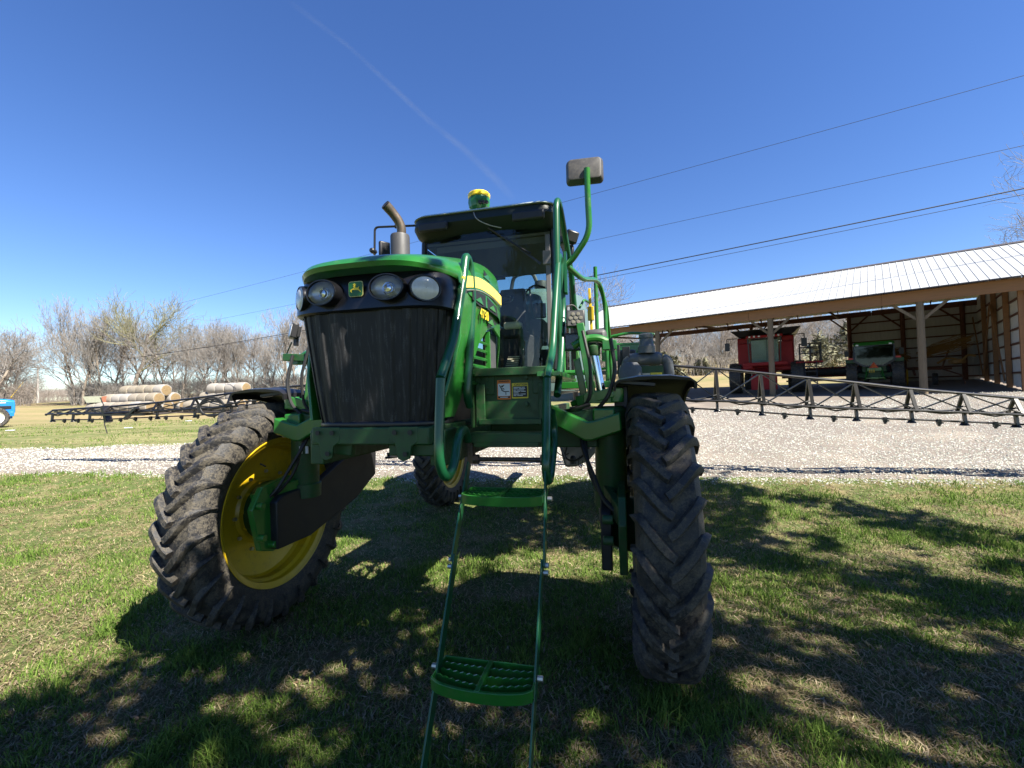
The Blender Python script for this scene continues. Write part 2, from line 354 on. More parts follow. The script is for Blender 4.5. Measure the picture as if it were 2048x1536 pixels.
def sheet(name, x0, x1, n, m, lo, hi, mat, lift=.03, label=None, edge=.05):
    xs = np.linspace(x0, x1, n); v = np.linspace(0, 1, m); XX = np.repeat(xs[None, :], m, 0); L, H = lo(xs), hi(xs)
    YY = L[None, :] + (H - L)[None, :] * v[:, None]
    d = np.minimum(YY - L[None, :], H[None, :] - YY)
    ZZ = terr(XX, YY) + (vnoise(XX, YY, 1.1, 3) - .5) * .05 + lift * (np.clip(d / .5, 0, 1) * 1.4 - .4) + (vnoise(XX, YY, 2.3, 17) - .5) * edge
    i2 = (np.arange(m - 1)[:, None] * n + np.arange(n - 1)[None, :]).ravel()
    o = fast_mesh(name, np.stack([XX.ravel(), YY.ravel(), ZZ.ravel()], 1), np.stack([i2, i2 + 1, i2 + n + 1, i2 + n], 1), mat, smooth=True)
    return tag(o, label, kind='structure')
def gravel_mat():
    m, t, b = nodes('gravel')
    co = t.nodes.new('ShaderNodeTexCoord').outputs['Object']
    v = noise(t, 22, co=co, kind='ShaderNodeTexVoronoi'); big = noise(t, .5, 5, .6, co)
    f = noise(t, 60, 4, .7, co)
    c = mixc(t, v.outputs['Color'], (.30, .285, .23), (.50, .485, .41))
    c = mixc(t, ramp(t, v.outputs['Distance'], [(.35, 0.), (.75, 1.)]), c, (.16, .135, .11))
    c = mixc(t, ramp(t, big.outputs[0], [(.52, 0.), (.75, .5)]), c, (.36, .30, .225))
    t.links.new(c, b.inputs['Base Color']); b.inputs['Roughness'].default_value = .9
    inv = ramp(t, v.outputs['Distance'], [(0, 1.), (.8, 0.)]); bump(t, b, inv, .8, .03); return m
GRAVEL = gravel_mat()
sheet('gravel_drive', -58, 58, 460, 60, edge_near, edge_far, GRAVEL, .07, 'pale crushed limestone farm drive widening into a yard before the shed')
DIRT = paint('dirt_floor', (.16, .125, .095), .95, scale=1.5, dirt=(.24, .19, .14), dirt_amt=.4, bumpy=.6)

# gravel stones near the camera (stuff)
def stones(n, name, mat):
    y = 7 + 13 * R_.random(n * 3) ** 1.5; a = (R_.random(n * 3) * 2 - 1) * 1.35; x = a * y
    k = (y > edge_near(x) - .3 * R_.random(n * 3) ** 2.5) & (y < edge_far(x) - .1); x, y = x[k][:n], y[k][:n]; n = len(x)
    s = (.0075 + .013 * R_.random(n) ** 2) * (1 + y / 45)
    base = np.array([(1, 0, 0), (-1, 0, 0), (0, 1, 0), (0, -1, 0), (0, 0, 1), (0, 0, -1)], float)
    V = base[None] * (s[:, None, None] * (.7 + .6 * R_.random((n, 6, 1)))) + (R_.random((n, 6, 3)) - .5) * s[:, None, None] * .5
    an = R_.random(n) * 6.28; c, q = np.cos(an), np.sin(an); Vx = V[..., 0] * c[:, None] - V[..., 1] * q[:, None]; Vy = V[..., 0] * q[:, None] + V[..., 1] * c[:, None]
    V = np.stack([Vx, Vy, V[..., 2] * .65], -1)
    z = terr(x, y) + (vnoise(x, y, 1.1, 3) - .5) * .05 + (vnoise(x, y, 2.3, 17) - .5) * .05 + .07 * (np.clip((y - edge_near(x)) / .5, 0, 1) * 1.4 - .4) + s * .15
    z = np.maximum(z, terr(x, y) + (vnoise(x, y, 1.1, 3) - .5) * .05)
    V += np.stack([x, y, z], 1)[:, None, :]
    f = np.array([(0, 2, 4), (2, 1, 4), (1, 3, 4), (3, 0, 4), (2, 0, 5), (1, 2, 5), (3, 1, 5), (0, 3, 5)])
    F = (f[None] + (np.arange(n) * 6)[:, None, None]).reshape(-1, 3)
    b = .34 + .42 * R_.random((n, 1)); col = b * np.array([[.76, .745, .655]]) * (1 - .1 * R_.random((n, 3)))
    return fast_mesh(name, V.reshape(-1, 3), F, mat, np.repeat(col, 6, 0))
o = stones(85000, 'gravel_stones', attr_mat('stone', .85)); tag(o, 'loose pale limestone chips on the drive', kind='stuff')

# ------------------------------------------------------------------ grass blades (stuff)
def patch(x, y): return .5 * vnoise(x, y, .55, 21) + .3 * vnoise(x, y, 1.7, 22) + .2 * vnoise(x, y, .2, 23)
def blades(n, ymin, ymax, name, far=False):
    p = 1.0
    u = R_.random(n); y = ymin * (ymax / ymin) ** u; x = (R_.random(n) * 2 - 1) * (1.32 * y + .8)
    k = y < edge_near(x) + .7 * (R_.random(n) ** 4)
    if far: k = (y > edge_far(x)) & (x < 1) & (vnoise(x * .3, y, 1.6, 61) < .62)
    x, y = x[k], y[k]; g = patch(x, y); keep = R_.random(len(x)) < np.clip(1.85 - 2.0 * g, .22, 1) * (1 - .0 * x)
    x, y, g = x[keep], y[keep], g[keep]; n = len(x)
    z = terr(x, y) + (vnoise(x, y, 1.1, 3) - .5) * .05
    dead = R_.random(n) < np.clip((g - .35) * 3.2, .24, .9)
    tuft = vnoise(x, y, .16, 31) * vnoise(x, y, .8, 33)
    h = np.where(dead, .018 + .035 * R_.random(n), .025 + .05 * R_.random(n) + .20 * np.clip(tuft - .30, 0, 1)) * (1 + .015 * y)
    wd = (.0014 + .0012 * R_.random(n)) * (1 + .22 * y)
    an = R_.random(n) * 6.283; lean = np.where(dead, .6 + 1.5 * R_.random(n), .15 + .8 * R_.random(n))
    dx, dy = np.cos(an), np.sin(an); fa = R_.random(n) * 3.14; wx, wy = np.cos(fa) * wd, np.sin(fa) * wd
    V = np.zeros((n, 5, 3))
    for i, (t, ww) in enumerate(((0, 1), (0, 1), (.55, .8), (.55, .8), (1, 0))):
        s_ = -1 if i % 2 == 0 else 1
        b = lean * t * t * h
        V[:, i, 0] = x + dx * b + s_ * wx * ww; V[:, i, 1] = y + dy * b + s_ * wy * ww; V[:, i, 2] = z - .004 + h * t / (1 + .4 * lean * t)
    f = np.array([(0, 1, 3), (0, 3, 2), (2, 3, 4)]); F = (f[None] + (np.arange(n) * 5)[:, None, None]).reshape(-1, 3)
    q = R_.random((n, 1)) ** .8; gr = (1 - q) * np.array([[.038, .082, .015]]) + q * np.array([[.19, .28, .06]])
    q2 = R_.random((n, 1)); de = (1 - q2) * np.array([[.14, .10, .055]]) + q2 * np.array([[.46, .39, .23]])
    col = np.where(dead[:, None], de, gr)
    return fast_mesh(name, V.reshape(-1, 3), F, GRASSM, np.repeat(col, 5, 0))
def straw(n):
    y = 1.15 * (8.5 / 1.15) ** R_.random(n); x = (R_.random(n) * 2 - 1) * (1.3 * y + .5); g = patch(x, y); k = (R_.random(n) < np.clip((g - .30) * 3.5, .05, 1)) & (y < edge_near(x)); x, y = x[k], y[k]; n = len(x)
    z = terr(x, y) + (vnoise(x, y, 1.1, 3) - .5) * .05 + .006 + .018 * R_.random(n); L = .025 + .06 * R_.random(n); a = R_.normal(size=n) * .9 + .5; dx, dy = np.cos(a) * L, np.sin(a) * L; wd = (.0010 + .0012 * R_.random(n)) * (1 + .2 * y); px_, py_ = -np.sin(a) * wd, np.cos(a) * wd; c = (R_.random((n, 2)) - .5) * .35 * L[:, None]; up = .010 * R_.random((n, 2))
    V = np.zeros((n, 6, 3))
    for i, t in enumerate((0, .5, 1)):
        bx_, by_ = x + dx * (t - .5) + (c[:, 0] if i == 1 else 0), y + dy * (t - .5) + (c[:, 1] if i == 1 else 0); zz = z + (up[:, 0] if i == 1 else (up[:, 1] if i == 2 else 0))
        V[:, 2 * i] = np.stack([bx_ + px_, by_ + py_, zz], 1); V[:, 2 * i + 1] = np.stack([bx_ - px_, by_ - py_, zz + .002], 1)
    f = np.array([(0, 1, 3, 2), (2, 3, 5, 4)]); F = (f[None] + (np.arange(n) * 6)[:, None, None]).reshape(-1, 4); q = R_.random((n, 1))
    return fast_mesh('dead_grass', V.reshape(-1, 3), F, GRASSM, np.repeat((1 - q) * np.array([[.15, .11, .065]]) + q * np.array([[.42, .35, .24]]), 6, 0))
GRASSM = attr_mat('grass_blade', .7, trans=.3)
tag(blades(430000, 1.15, 12.5, 'grass'), 'short green and dead grass blades of the lawn', kind='stuff')
tag(straw(90000), 'flattened dead grass stems lying in the lawn', kind='stuff')
tag(blades(60000, 15, 34, 'grass', True), 'grass of the lawn across the drive', kind='stuff')
# dead leaves in the foreground
def leaves(n):
    y = 1.2 + 3.2 * R_.random(n) ** 1.3; x = (R_.random(n) * 2 - 1) * 1.3 * y
    z = terr(x, y) + (vnoise(x, y, 1.1, 3) - .5) * .05 + .012 + .02 * R_.random(n); s = .012 + .02 * R_.random(n)
    an = R_.random(n) * 6.28; t = (R_.random((n, 2)) - .5) * .9; base = np.array([(-1, 0), (-.3, .45), (.5, .35), (1, 0), (.4, -.4), (-.35, -.4)])
    V = np.zeros((n, 6, 3))
    for i, (a, b) in enumerate(base):
        X_, Y_ = (a * np.cos(an) - b * np.sin(an)) * s, (a * np.sin(an) + b * np.cos(an)) * s
        V[:, i] = np.stack([x + X_, y + Y_, z + X_ * t[:, 0] + Y_ * t[:, 1] + .15 * s * b * b], 1)
    F = (np.arange(6)[None] + (np.arange(n) * 6)[:, None]); q = R_.random((n, 1))
    return fast_mesh('fallen_leaves', V.reshape(-1, 3), F, GRASSM, np.repeat((1 - q) * np.array([[.10, .06, .035]]) + q * np.array([[.36, .26, .17]]), 6, 0))
tag(leaves(420), 'brown fallen leaves scattered in the foreground grass', kind='stuff')

# ================================================================== SPRAYER (local frame: x to the machine's left, y to its rear, origin under the front axle)
SP = thing('crop_sprayer', 'tall green self-propelled crop sprayer with yellow wheels and black booms spread wide', 'sprayer', (-.555, 3.54, 0), -.236)
def text(name, body, size, mat, parent, loc, rx, rz, extrude=.001, bold=0, sx=1.0):
    cu = bpy.data.curves.new(name, 'FONT'); cu.body = body; cu.size = size; cu.align_x = 'CENTER'; cu.align_y = 'CENTER'; cu.extrude = extrude; cu.offset = bold; cu.space_character = 1.12
    t = bpy.data.objects.new(name, cu); COL.objects.link(t); bpy.context.view_layer.update()
    me = bpy.data.meshes.new_from_object(t); bpy.data.objects.remove(t); me.materials.clear(); me.materials.append(mat)
    o = bpy.data.objects.new(name, me); COL.objects.link(o); o.parent = parent; o.location = loc; o.rotation_euler = (rx, 0, rz); o.scale = (sx, 1, 1); return o

# ---- wheels
def lug_mesh(b, R0, W, side, a0, span, hgt):
    pts = []; N = 9
    for i in range(N):
        t = i / (N - 1); wq = -.012 + (W + .012) * t; a = a0 + span * (t ** 1.25) * .98
        drop = 0 if wq < W - .045 else .05 * ((wq - (W - .045)) / .045) ** 2
        pts.append((wq * side, a, R0 - .5 * .03 * (wq / W) ** 2 - drop, 1.0))
    pts.append((side * (W + .004), a0 + span * 1.03, R0 - .105, .45)); pts.append((side * (W + .004), a0 + span * 1.05, R0 - .16, .2))
    vs = []
    for i, (x, a, r, k) in enumerate(pts):
        j = min(i + 1, len(pts) - 1); j0 = max(i - 1, 0)
        dx = pts[j][0] - pts[j0][0]; da = (pts[j][1] - pts[j0][1]) * R0; L = math.hypot(dx, da) + 1e-6
        px_, pa = -da / L, dx / L                     # perpendicular in (x, arc)
        hb, ht = .031 + .003 * i / 10, .023 + .001 * i / 10
        out = (0, 1) if i < 9 else (side * .75, .5)
        for s_, hh, top in ((-1, hb, 0), (-1, ht + .002, .82), (-1, ht * .78, 1), (1, ht * .78, 1), (1, ht + .002, .82), (1, hb, 0)):
            xx = x + px_ * s_ * hh * .9; aa = a + pa * s_ * hh / R0; up = hgt * top * k
            rr = r + up * out[1] - (.02 if not top else 0); xx += up * out[0]
            vs.append((xx, -math.sin(aa) * rr, math.cos(aa) * rr))
    n = len(pts); fs = []
    for i in range(n - 1):
        for k in range(5): fs.append((i * 6 + k, i * 6 + k + 1, (i + 1) * 6 + k + 1, (i + 1) * 6 + k) if side > 0 else (i * 6 + k + 1, i * 6 + k, (i + 1) * 6 + k, (i + 1) * 6 + k + 1))
    fs += [(0, 1, 2, 3, 4, 5), tuple((n - 1) * 6 + k for k in (5, 4, 3, 2, 1, 0))]
    b.add(vs, fs)
def tyre_mb(R=.925, W=.170, rim=.60, lugs=28, hgt=.046):
    b = MB(); R0 = R - hgt
    prof = [(rim, -W * .72), (rim + .02, -W * .86), (rim + .07, -W * .97), ((rim + R0) / 2, -W * 1.05), (R0 - .10, -W * 1.04), (R0 - .045, -W * .96), (R0 - .012, -W * .80), (R0, -W * .4), (R0 + .002, 0)]
    prof = prof + [(r, -h) for r, h in prof[:-1][::-1]]
    b.lathe(prof, ax=(1, 0, 0), n=88)
    for k in range(lugs):
        for side in (-1, 1):
            lug_mesh(b, R0, W, side, 2 * PI * (k + (.5 if side > 0 else 0)) / lugs, -.24, hgt)
    return b
TYRE = tyre_mb().mesh('tyre', RUBBER, 40)
def rim_mesh(s):                                       # s = +1: outboard is +x. deep dish seen from the inboard side
    b = MB(); P = [(.61, -.178), (.622, -.185), (.625, -.172), (.598, -.165), (.578, -.15), (.572, -.10), (.55, -.075), (.545, -.0), (.552, .02), (.575, .05), (.58, .12), (.60, .16), (.625, .172), (.61, .18)]
    P2 = [(.545, .0), (.53, .035), (.40, .075), (.28, .085), (.26, .06), (.18, .06), (.0, .06)]
    b.lathe([(r, s * h) for r, h in P], ax=(1, 0, 0), n=72); b.lathe([(r, s * h) for r, h in P2], ax=(1, 0, 0), n=72)
    for k in range(10):
        a = 2 * PI * k / 10; b.lathe([(.0, s * .03), (.02, s * .03), (.02, s * .065)], c=(0, .225 * math.cos(a), .225 * math.sin(a)), ax=(1, 0, 0), n=6)
    return b.mesh('rim', YELLOW, 30)
RIMS = {s: rim_mesh(s) for s in (-1, 1)}
def put(name, me, parent, loc=(0, 0, 0), rot=(0, 0, 0), scale=None):
    o = bpy.data.objects.new(name, me); COL.objects.link(o); o.parent = parent; o.location = loc; o.rotation_euler = rot
    if scale: o.scale = scale
    return o
for (sx, y) in ((-1, 0), (1, 0), (-1, 4.0), (1, 4.0)):
    wz = 0.0 if y == 0 else 0.0
    wh = bpy.data.objects.new('wheel', None); COL.objects.link(wh); wh.parent = SP; wh.location = (1.6 if sx > 0 else -1.625, y, .925 + wz); wh.rotation_euler = (.13 * sx + y, 0, 0)
    put('tyre', TYRE, wh, rot=(0, 0, 0)); put('rim', RIMS[sx], wh, scale=(.84, 1, 1))
    # wheel motor housing with its bolts, inboard of the rim (does not turn)
    b = MB(); cx = sx * 1.6
    b.lathe([(.0, -.34), (.10, -.34), (.15, -.31), (.175, -.25), (.20, -.12), (.24, -.08), (.25, .0), (.24, .055)] if sx > 0 else [(.0, .34), (.10, .34), (.15, .31), (.175, .25), (.20, .12), (.24, .08), (.25, 0), (.24, -.055)], c=(cx, y, .925), ax=(1, 0, 0), n=36)
    for k in range(8):
        a = 2 * PI * (k + .5) / 8; b.lathe([(0, -.13 * sx), (.022, -.13 * sx), (.022, -.06 * sx)], c=(cx, y + .215 * math.cos(a), .925 + .215 * math.sin(a)), ax=(1, 0, 0), n=6)
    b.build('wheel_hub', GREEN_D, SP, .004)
# ---- front knuckles, struts, arms, shields, fenders
def capsule_box(c, d, r=.02): return MB().box(c, d)
for s in (-1, 1):
    k = MB()                                            # cast knuckle plate hugging the hub
    poly = [(-.50, -.05), (-.54, .12), (-.44, .27), (-.18, .31), (.16, .28), (.20, .05), (.10, -.16), (-.10, -.22), (-.34, -.24), (-.46, -.20)]
    k.prism(poly, (s * 1.33, 0, .94), (0, 1, 0), (0, 0, 1), .05)
    k.bar((s * 1.35, -.46, 1.10), (s * 1.24, -.03, 1.16), .05, .12); k.bar((s * 1.27, -.02, 1.19), (s * 1.29, .12, .80), .06, .12)
    for (yy, zz) in (((-.47, .84), (-.36, .76), (-.02, .98), (-.48, 1.08)) if s < 0 else ((-.47, .95), (-.48, 1.08))): k.lathe([(0, -.035), (.028, -.035), (.028, .03), (.012, .03), (.012, .0), (0, 0)], c=(s * 1.27, yy, zz), ax=(s, 0, 0), n=14)
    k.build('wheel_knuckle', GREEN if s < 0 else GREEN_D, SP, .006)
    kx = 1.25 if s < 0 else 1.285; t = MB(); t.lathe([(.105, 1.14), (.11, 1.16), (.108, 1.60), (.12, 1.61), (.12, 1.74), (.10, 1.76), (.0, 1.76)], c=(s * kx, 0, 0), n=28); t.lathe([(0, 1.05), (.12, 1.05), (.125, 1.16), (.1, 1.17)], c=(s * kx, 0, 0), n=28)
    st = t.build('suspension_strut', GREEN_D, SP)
    if s < 0: q = MB(); q.box((s * 1.25 + .045, -.108, 1.45), (.022, .012, .06)); q.build('warning_sticker', WHITE, st); q = MB(); q.box((s * 1.25 + .085, -.085, 1.45), (.022, .012, .06)); q.build('warning_sticker', WHITE, st)
    q = MB()
    for dx in ((-.09, .075) if s < 0 else ()): q.lathe([(0, -.012), (.03, -.012), (.026, .0)], c=(s * 1.25 + dx, -.125, 1.585), ax=(0, 1, 0), n=14)
    if s < 0: q.build('cap', ZINC, st)
    # upper clamp, green tubes, chrome rod
    c = MB(); c.box((s * 1.22, 0, 1.82), (.22, .20, .07)); c.bar((s * 1.06, -.06, 1.80), (s * 1.32, -.09, 1.86), .05, .07); c.lathe([(0, .05), (.06, .05), (.06, -.05), (0, -.05)], c=(s * 1.33, -.05, 1.84), n=16)
    c.bar((s * 1.02, .0, 1.78), (s * 1.14, -.05, 1.82), .05, .04); c.build('strut_clamp', GREEN, SP, .006)
    r = MB(); r.tube([(s * 1.235, .03, 1.85), (s * 1.185, .03, 2.14)], .034, 18); r.build('cylinder_rod', CHROME, SP)
    r = MB(); r.lathe([(.045, 2.13), (.05, 2.14), (.05, 2.20), (.03, 2.22), (0, 2.22)], c=(s * 1.183, .03, 0), n=18); r.build('rod_end', GREEN_D, SP)
    g = MB(); g.bar((s * 1.17, -.05, 1.84), (s * 1.10, -.05, 2.36), .055, .055); g.bar((s * 1.10, .1, 1.84), (s * 1.04, .1, 2.2), .05, .05)
    g.tube([(s * 1.04, -.03, 2.20), (s * 1.12, -.02, 2.25), (s * 1.22, .0, 2.26), (s * 1.30, .02, 2.22)], .028, 10, .05); g.box((s * 1.30, .02, 2.2), (.10, .08, .07))
    g.build('strut_guide', GREEN, SP, .005)
    hz = MB(); hz.tube([(s * 1.31, -.06, 2.24), (s * 1.34, -.10, 2.0), (s * 1.28, -.12, 1.82), (s * 1.2, -.1, 1.74)], .014, 8, .08); hz.tube([(s * 1.12, -.1, 2.3), (s * 1.17, -.14, 2.05), (s * 1.16, -.12, 1.8), (s * 1.0, -.05, 1.68)], .012, 8, .08)
    hz.tube([(s * .9, .0, 1.72), (s * 1.02, -.12, 1.74), (s * 1.16, -.14, 1.78)], .013, 8, .06); hz.build('hydraulic_hose', RUBBER_P, SP)
    for j, (a0, a1) in enumerate(((.0, .0), (.035, .05))):
        hz = MB(); hz.tube([(s * 1.10, -.02 - a0, 1.70), (s * (1.12 - a0), -.20, 1.52), (s * (1.15 + a0), -.24 - a1, 1.30), (s * 1.24, -.30 - a1, 1.16), (s * 1.34, -.34 - a0, 1.08)], .013, 8, .12); hz.lathe([(.018, -.03), (.02, .0), (.018, .03)], c=(s * 1.33, -.335 - a0, 1.085), ax=(s * .7, -.3, -.5), n=8); hz.build('motor_hose', RUBBER_P, SP)
    # folded steel arm in front of the axle
    a = MB()
    a.prism([(s * x, z) for x, z in ((.85, 1.80), (1.145, 1.665), (1.20, 1.675), (1.36, 1.725), (1.37, 1.60), (1.17, 1.535), (1.12, 1.535), (.81, 1.70))], (0, -.12, 0), (1, 0, 0), (0, 0, 1), .11)
    a.box((s * 1.25, -.12, 1.70), (.15, .07, .10)); a.build('axle_arm', GREEN, SP, .012)
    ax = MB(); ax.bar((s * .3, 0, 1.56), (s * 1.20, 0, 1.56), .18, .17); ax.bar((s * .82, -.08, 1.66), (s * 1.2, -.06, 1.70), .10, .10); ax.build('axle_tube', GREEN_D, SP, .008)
    # black motor shield folded along the leg
    sh = MB()
    P = [(-.36, .72), (-.37, 1.08), (-.32, 1.12), (.14, 1.16), (.34, 1.26), (.74, 1.44), (.92, 1.30), (.90, 1.08), (.60, .90), (.28, .80), (.0, .72)]
    xo = [(-.42, 1.22), (.14, 1.20), (.9, 1.12)]
    def xat(y): return float(np.interp(y, [p[0] for p in xo], [p[1] for p in xo]))
    r1 = [(s * xat(y), y, z) for y, z in P]; r2 = [(s * (xat(y) + .07), y, z) for y, z in P]
    sh.loft([r1, r2], caps=True); sh.build('motor_shield', INK, SP, .01)
    # fender: crowned arc of black plastic over the tyre
    f = MB(); rings = []
    for a_ in np.linspace(-.16, .95, 22):
        ring = []
        for u, dz in ((-.27, -.075), (-.27, -.03), (-.23, .0), (-.1, .02), (.1, .02), (.23, .0), (.27, -.03), (.27, -.075), (.255, -.075), (.25, -.03), (.22, -.012), (0, .0), (-.22, -.012), (-.25, -.03), (-.255, -.075)):
            rr = 1.03 + dz - .06 * max(0, -a_ - .2) ; ring.append((s * (1.59 + u * (1 - .35 * max(0, -a_ - .15))), rr * math.sin(a_), .925 + rr * math.cos(a_)))
        rings.append(ring)
    f.loft(rings, caps=True); f.build('fender', BLACK, SP, sharp=50)
    br = MB(); br.bar((s * 1.37, .15, 1.90), (s * 1.37, .12, 1.45), .07, .10); br.bar((s * 1.36, .12, 1.62), (s * 1.22, .0, 1.62), .06, .08); br.bar((s * 1.36, -.08, 1.93), (s * 1.60, -.08, 1.905), .06, .03); br.build('fender_bracket', BLACK, SP, .006)
# work lamps
LEDM = paint('led_lens', (.17, .16, .13), .2)
def lamp(name, c, wdt, hgt, yaw, tilt, led):
    L = MB(); M_ = rotm(tilt, 0, yaw); c = np.array(c); L.box(c, (wdt, .05, hgt), M_); L.box(c + M_ @ np.array((0, .035, 0)), (wdt * .8, .03, hgt * .8), M_); o = L.build(name, BLACK, SP, .008)
    q = MB()
    if led:
        q.box(c + M_ @ np.array((0, -.026, 0)), (wdt * .86, .004, hgt * .86), M_); q.build('lens_plate', DGREY, o)
        for (a, b_) in [(0, 0)] + [(math.cos(k * PI / 3), math.sin(k * PI / 3)) for k in range(6)]:
            q = MB(); q.lathe([(.0, .004), (wdt * .09, .003), (wdt * .118, -.004)], c=c + M_ @ np.array((a * wdt * .27, -.03, b_ * hgt * .27)), ax=M_ @ np.array((0, -1, 0)), n=12); q.build('lens', LEDM, o)
    else:
        q.box(c + M_ @ np.array((0, -.027, 0)), (wdt * .84, .006, hgt * .8), M_); q.build('lens', LENS if led is None else FROST, o, .004)
    q = MB(); q.bar(c + M_ @ np.array((0, .03, -hgt * .4)), c + M_ @ np.array((0, .04, -hgt * .95)), .03, .03); q.build('lamp_bracket', BLACK, o)
lamp('work_lamp', (1.065, -.02, 2.40), .135, .125, .12, -.12, True)
lamp('work_lamp', (-1.33, -.02, 2.45), .135, .125, -.75, -.2, False)
lamp('work_lamp', (1.045, .0, 2.235), .145, .13, .1, 0, None)
q = MB(); q.box((1.20, .16, 2.27), (.16, .16, .13)); q.build('canister', DGREY, SP, .03)
q = MB(); q.tube([(1.02, .02, 2.42), (.99, 0, 2.5), (1.05, .03, 2.52), (1.12, .06, 2.40)], .006, 6, .05); q.tube([(.98, .02, 2.38), (.95, .05, 2.28), (.99, .05, 2.18)], .008, 6, .03); q.build('lamp_cable', WIRE, SP)
q = MB(); q.bar((-1.22, .0, 2.22), (-1.42, -.02, 2.23), .07, .06); q.bar((-1.42, -.02, 2.23), (-1.35, -.02, 2.36), .01, .01); q.build('lamp_arm', GREEN_D, SP, .004)

# ---- frame and bumper
f = MB()
for s in (-1, 1): f.bar((s * .38, -1.0, 1.58), (s * .38, 5.2, 1.58), .09, .2)
for y in (.9, 2.6, 3.9): f.bar((-.38, y, 1.58), (.38, y, 1.58), .12, .16)
for s in (-1, 1): f.bar((s * .4, 4.0, 1.5), (s * 1.25, 4.0, 1.5), .18, .18); f.tube([(s * 1.25, 4.0, 1.55), (s * 1.25, 4.0, .95)], .1, 16)
f.build('chassis_frame', GREEN_D, SP, .008)
f = MB(); f.bar((-.33, -1.065, 1.655), (.38, -1.065, 1.655), .09, .095); f.bar((.38, -1.04, 1.64), (.38, -.6, 1.64), .06, .13); f.bar((.12, -1.04, 1.575), (.39, -1.04, 1.575), .05, .065); f.bar((-.30, -1.02, 1.60), (-.12, -1.02, 1.58), .05, .09)
f.build('front_frame', GREEN_D, SP, .008)
for s in (-1, 1):
    poly = [(-.085, .07), (.085, .07), (.085, -.01), (.045, -.035), (.035, -.10), (-.005, -.115), (-.035, -.10), (-.05, -.02), (-.085, -.01)]
    b = MB(); b.prism(poly, (s * .235 + .0, -1.112, 1.635), (1, 0, 0), (0, 0, 1), -.014); o = b.build('mounting_bracket', GREEN_D, SP, .003)
    for (x, z) in ((-.045, .04), (.045, .04), (.015, -.075)):
        h = MB(); h.lathe([(0, .0), (.0135, 0), (.0135, .003)], c=(s * .235 + x, -1.128, 1.635 + z), ax=(0, 1, 0), n=14); h.build('bolt_hole', INK, o)
b = MB(); b.tube([(-.385, -.80, 1.715), (-.37, -.95, 1.715), (-.28, -1.045, 1.715), (0, -1.075, 1.715), (.28, -1.045, 1.715), (.37, -.95, 1.715), (.385, -.80, 1.715)], .022, 8, .1); b.build('rubber_seal', BLACK, SP, .01)
h = MB(); h.tube([(-.1, -.6, 1.56), (0, .2, 1.5), (-.25, .9, 1.38), (-.9, .75, 1.30)], .018, 8, .2); h.tube([(.05, -.2, 1.55), (.05, .5, 1.45), (-.35, .95, 1.32), (-.95, .8, 1.26)], .014, 8, .2); h.build('hydraulic_hose', RUBBER_P, SP)

# ---- bonnet
def plan(t, w_, yf, d, e=.5):
    a = t * PI / 2; return (w_ * math.copysign(abs(math.sin(a)) ** e, a), yf + d * (1 - abs(math.cos(a)) ** e))
NT = 281
ts = np.linspace(-1, 1, NT)
g = MB(); rings = []
for z in np.linspace(1.715, 2.36, 12):
    k = (z - 1.715) / .645; ring = []
    for t in ts:
        x, y = plan(t, .378 + .082 * k ** .8, -1.07 - .065 * k, .33); pl = .010 * max(-.55, min(.55, 1.6 * math.cos(t * PI * 13))) * min(1, (1 - abs(t)) * 8)
        ring.append((x, y + pl, z))
    rings.append(ring)
g.loft(rings, closed=False); GR = g.build('grille_screen', SCREEN, SP, sharp=60)
def band(name, mat, zz, ww, yy, d=.33, t0=-1, t1=1, off=0.0, back=.03, parent=SP, n=49, bevel=.004):
    b = MB(); R1 = []
    for z, w_, y_ in zip(zz, ww, yy): R1.append([(lambda p: (p[0], p[1] + off, z))(plan(t, w_, y_, d)) for t in np.linspace(t0, t1, n)])
    R2 = [[(x, y + back, z) for x, y, z in r] for r in R1][::-1]
    allr = R1 + R2; b.loft(allr + [R1[0]], closed=False); return b.build(name, mat, parent, 0)
# black lamp mask, deep lower lip
LP = band('lamp_panel', BLACKG, (2.335, 2.345, 2.42, 2.50, 2.545), (.48, .488, .488, .48, .467), (-1.145, -1.155, -1.15, -1.13, -1.105))
# side frames of the screen
for s in (-1, 1):
    b = MB(); pts = []
    for z, k in zip(np.linspace(1.70, 2.38, 10), np.linspace(0, 1, 10)):
        pts.append((s * (.382 + .086 * k ** .8), -.80 - .05 * math.sin(k * PI) - .05 * (1 - k), z))
    b.tube(pts, .014, 8); b.build('screen_frame', BLACK, SP)
# green bonnet top
def hood_ring(y, w_, T, Sh, B, curve=0, n=33):
    out = []
    for t in np.linspace(-1, 1, n):
        a = t * PI / 2; x = w_ * math.copysign(abs(math.sin(a)) ** .74, a); z = Sh + (T - Sh) * 1.08 * max(0, math.cos(a)) ** .92
        out.append((x, y + curve * (abs(x) / w_) ** 4, z))
    l = (-w_ * 1.01, y + curve, B); r = (w_ * 1.01, y + curve, B)
    return [l] + out + [r]
h = MB()
hs = [(-1.12, .470, 2.54, 2.52, 2.505, .25), (-1.19, .490, 2.555, 2.52, 2.50, .28), (-1.20, .496, 2.58, 2.535, 2.505, .28), (-1.17, .500, 2.61, 2.55, 2.50, .265), (-1.08, .504, 2.645, 2.56, 2.49, .22), (-.92, .510, 2.69, 2.575, 2.46, .14), (-.7, .515, 2.745, 2.59, 2.45, .05), (-.4, .515, 2.82, 2.62, 2.44, 0), (-.15, .507, 2.875, 2.65, 2.44, 0), (.02, .480, 2.90, 2.67, 2.42, 0), (.16, .43, 2.90, 2.67, 2.40, 0), (.26, .37, 2.87, 2.64, 2.40, 0)]
h.loft([hood_ring(*a) for a in hs], closed=False); HD = h.build('bonnet', GREEN, SP, sharp=50)
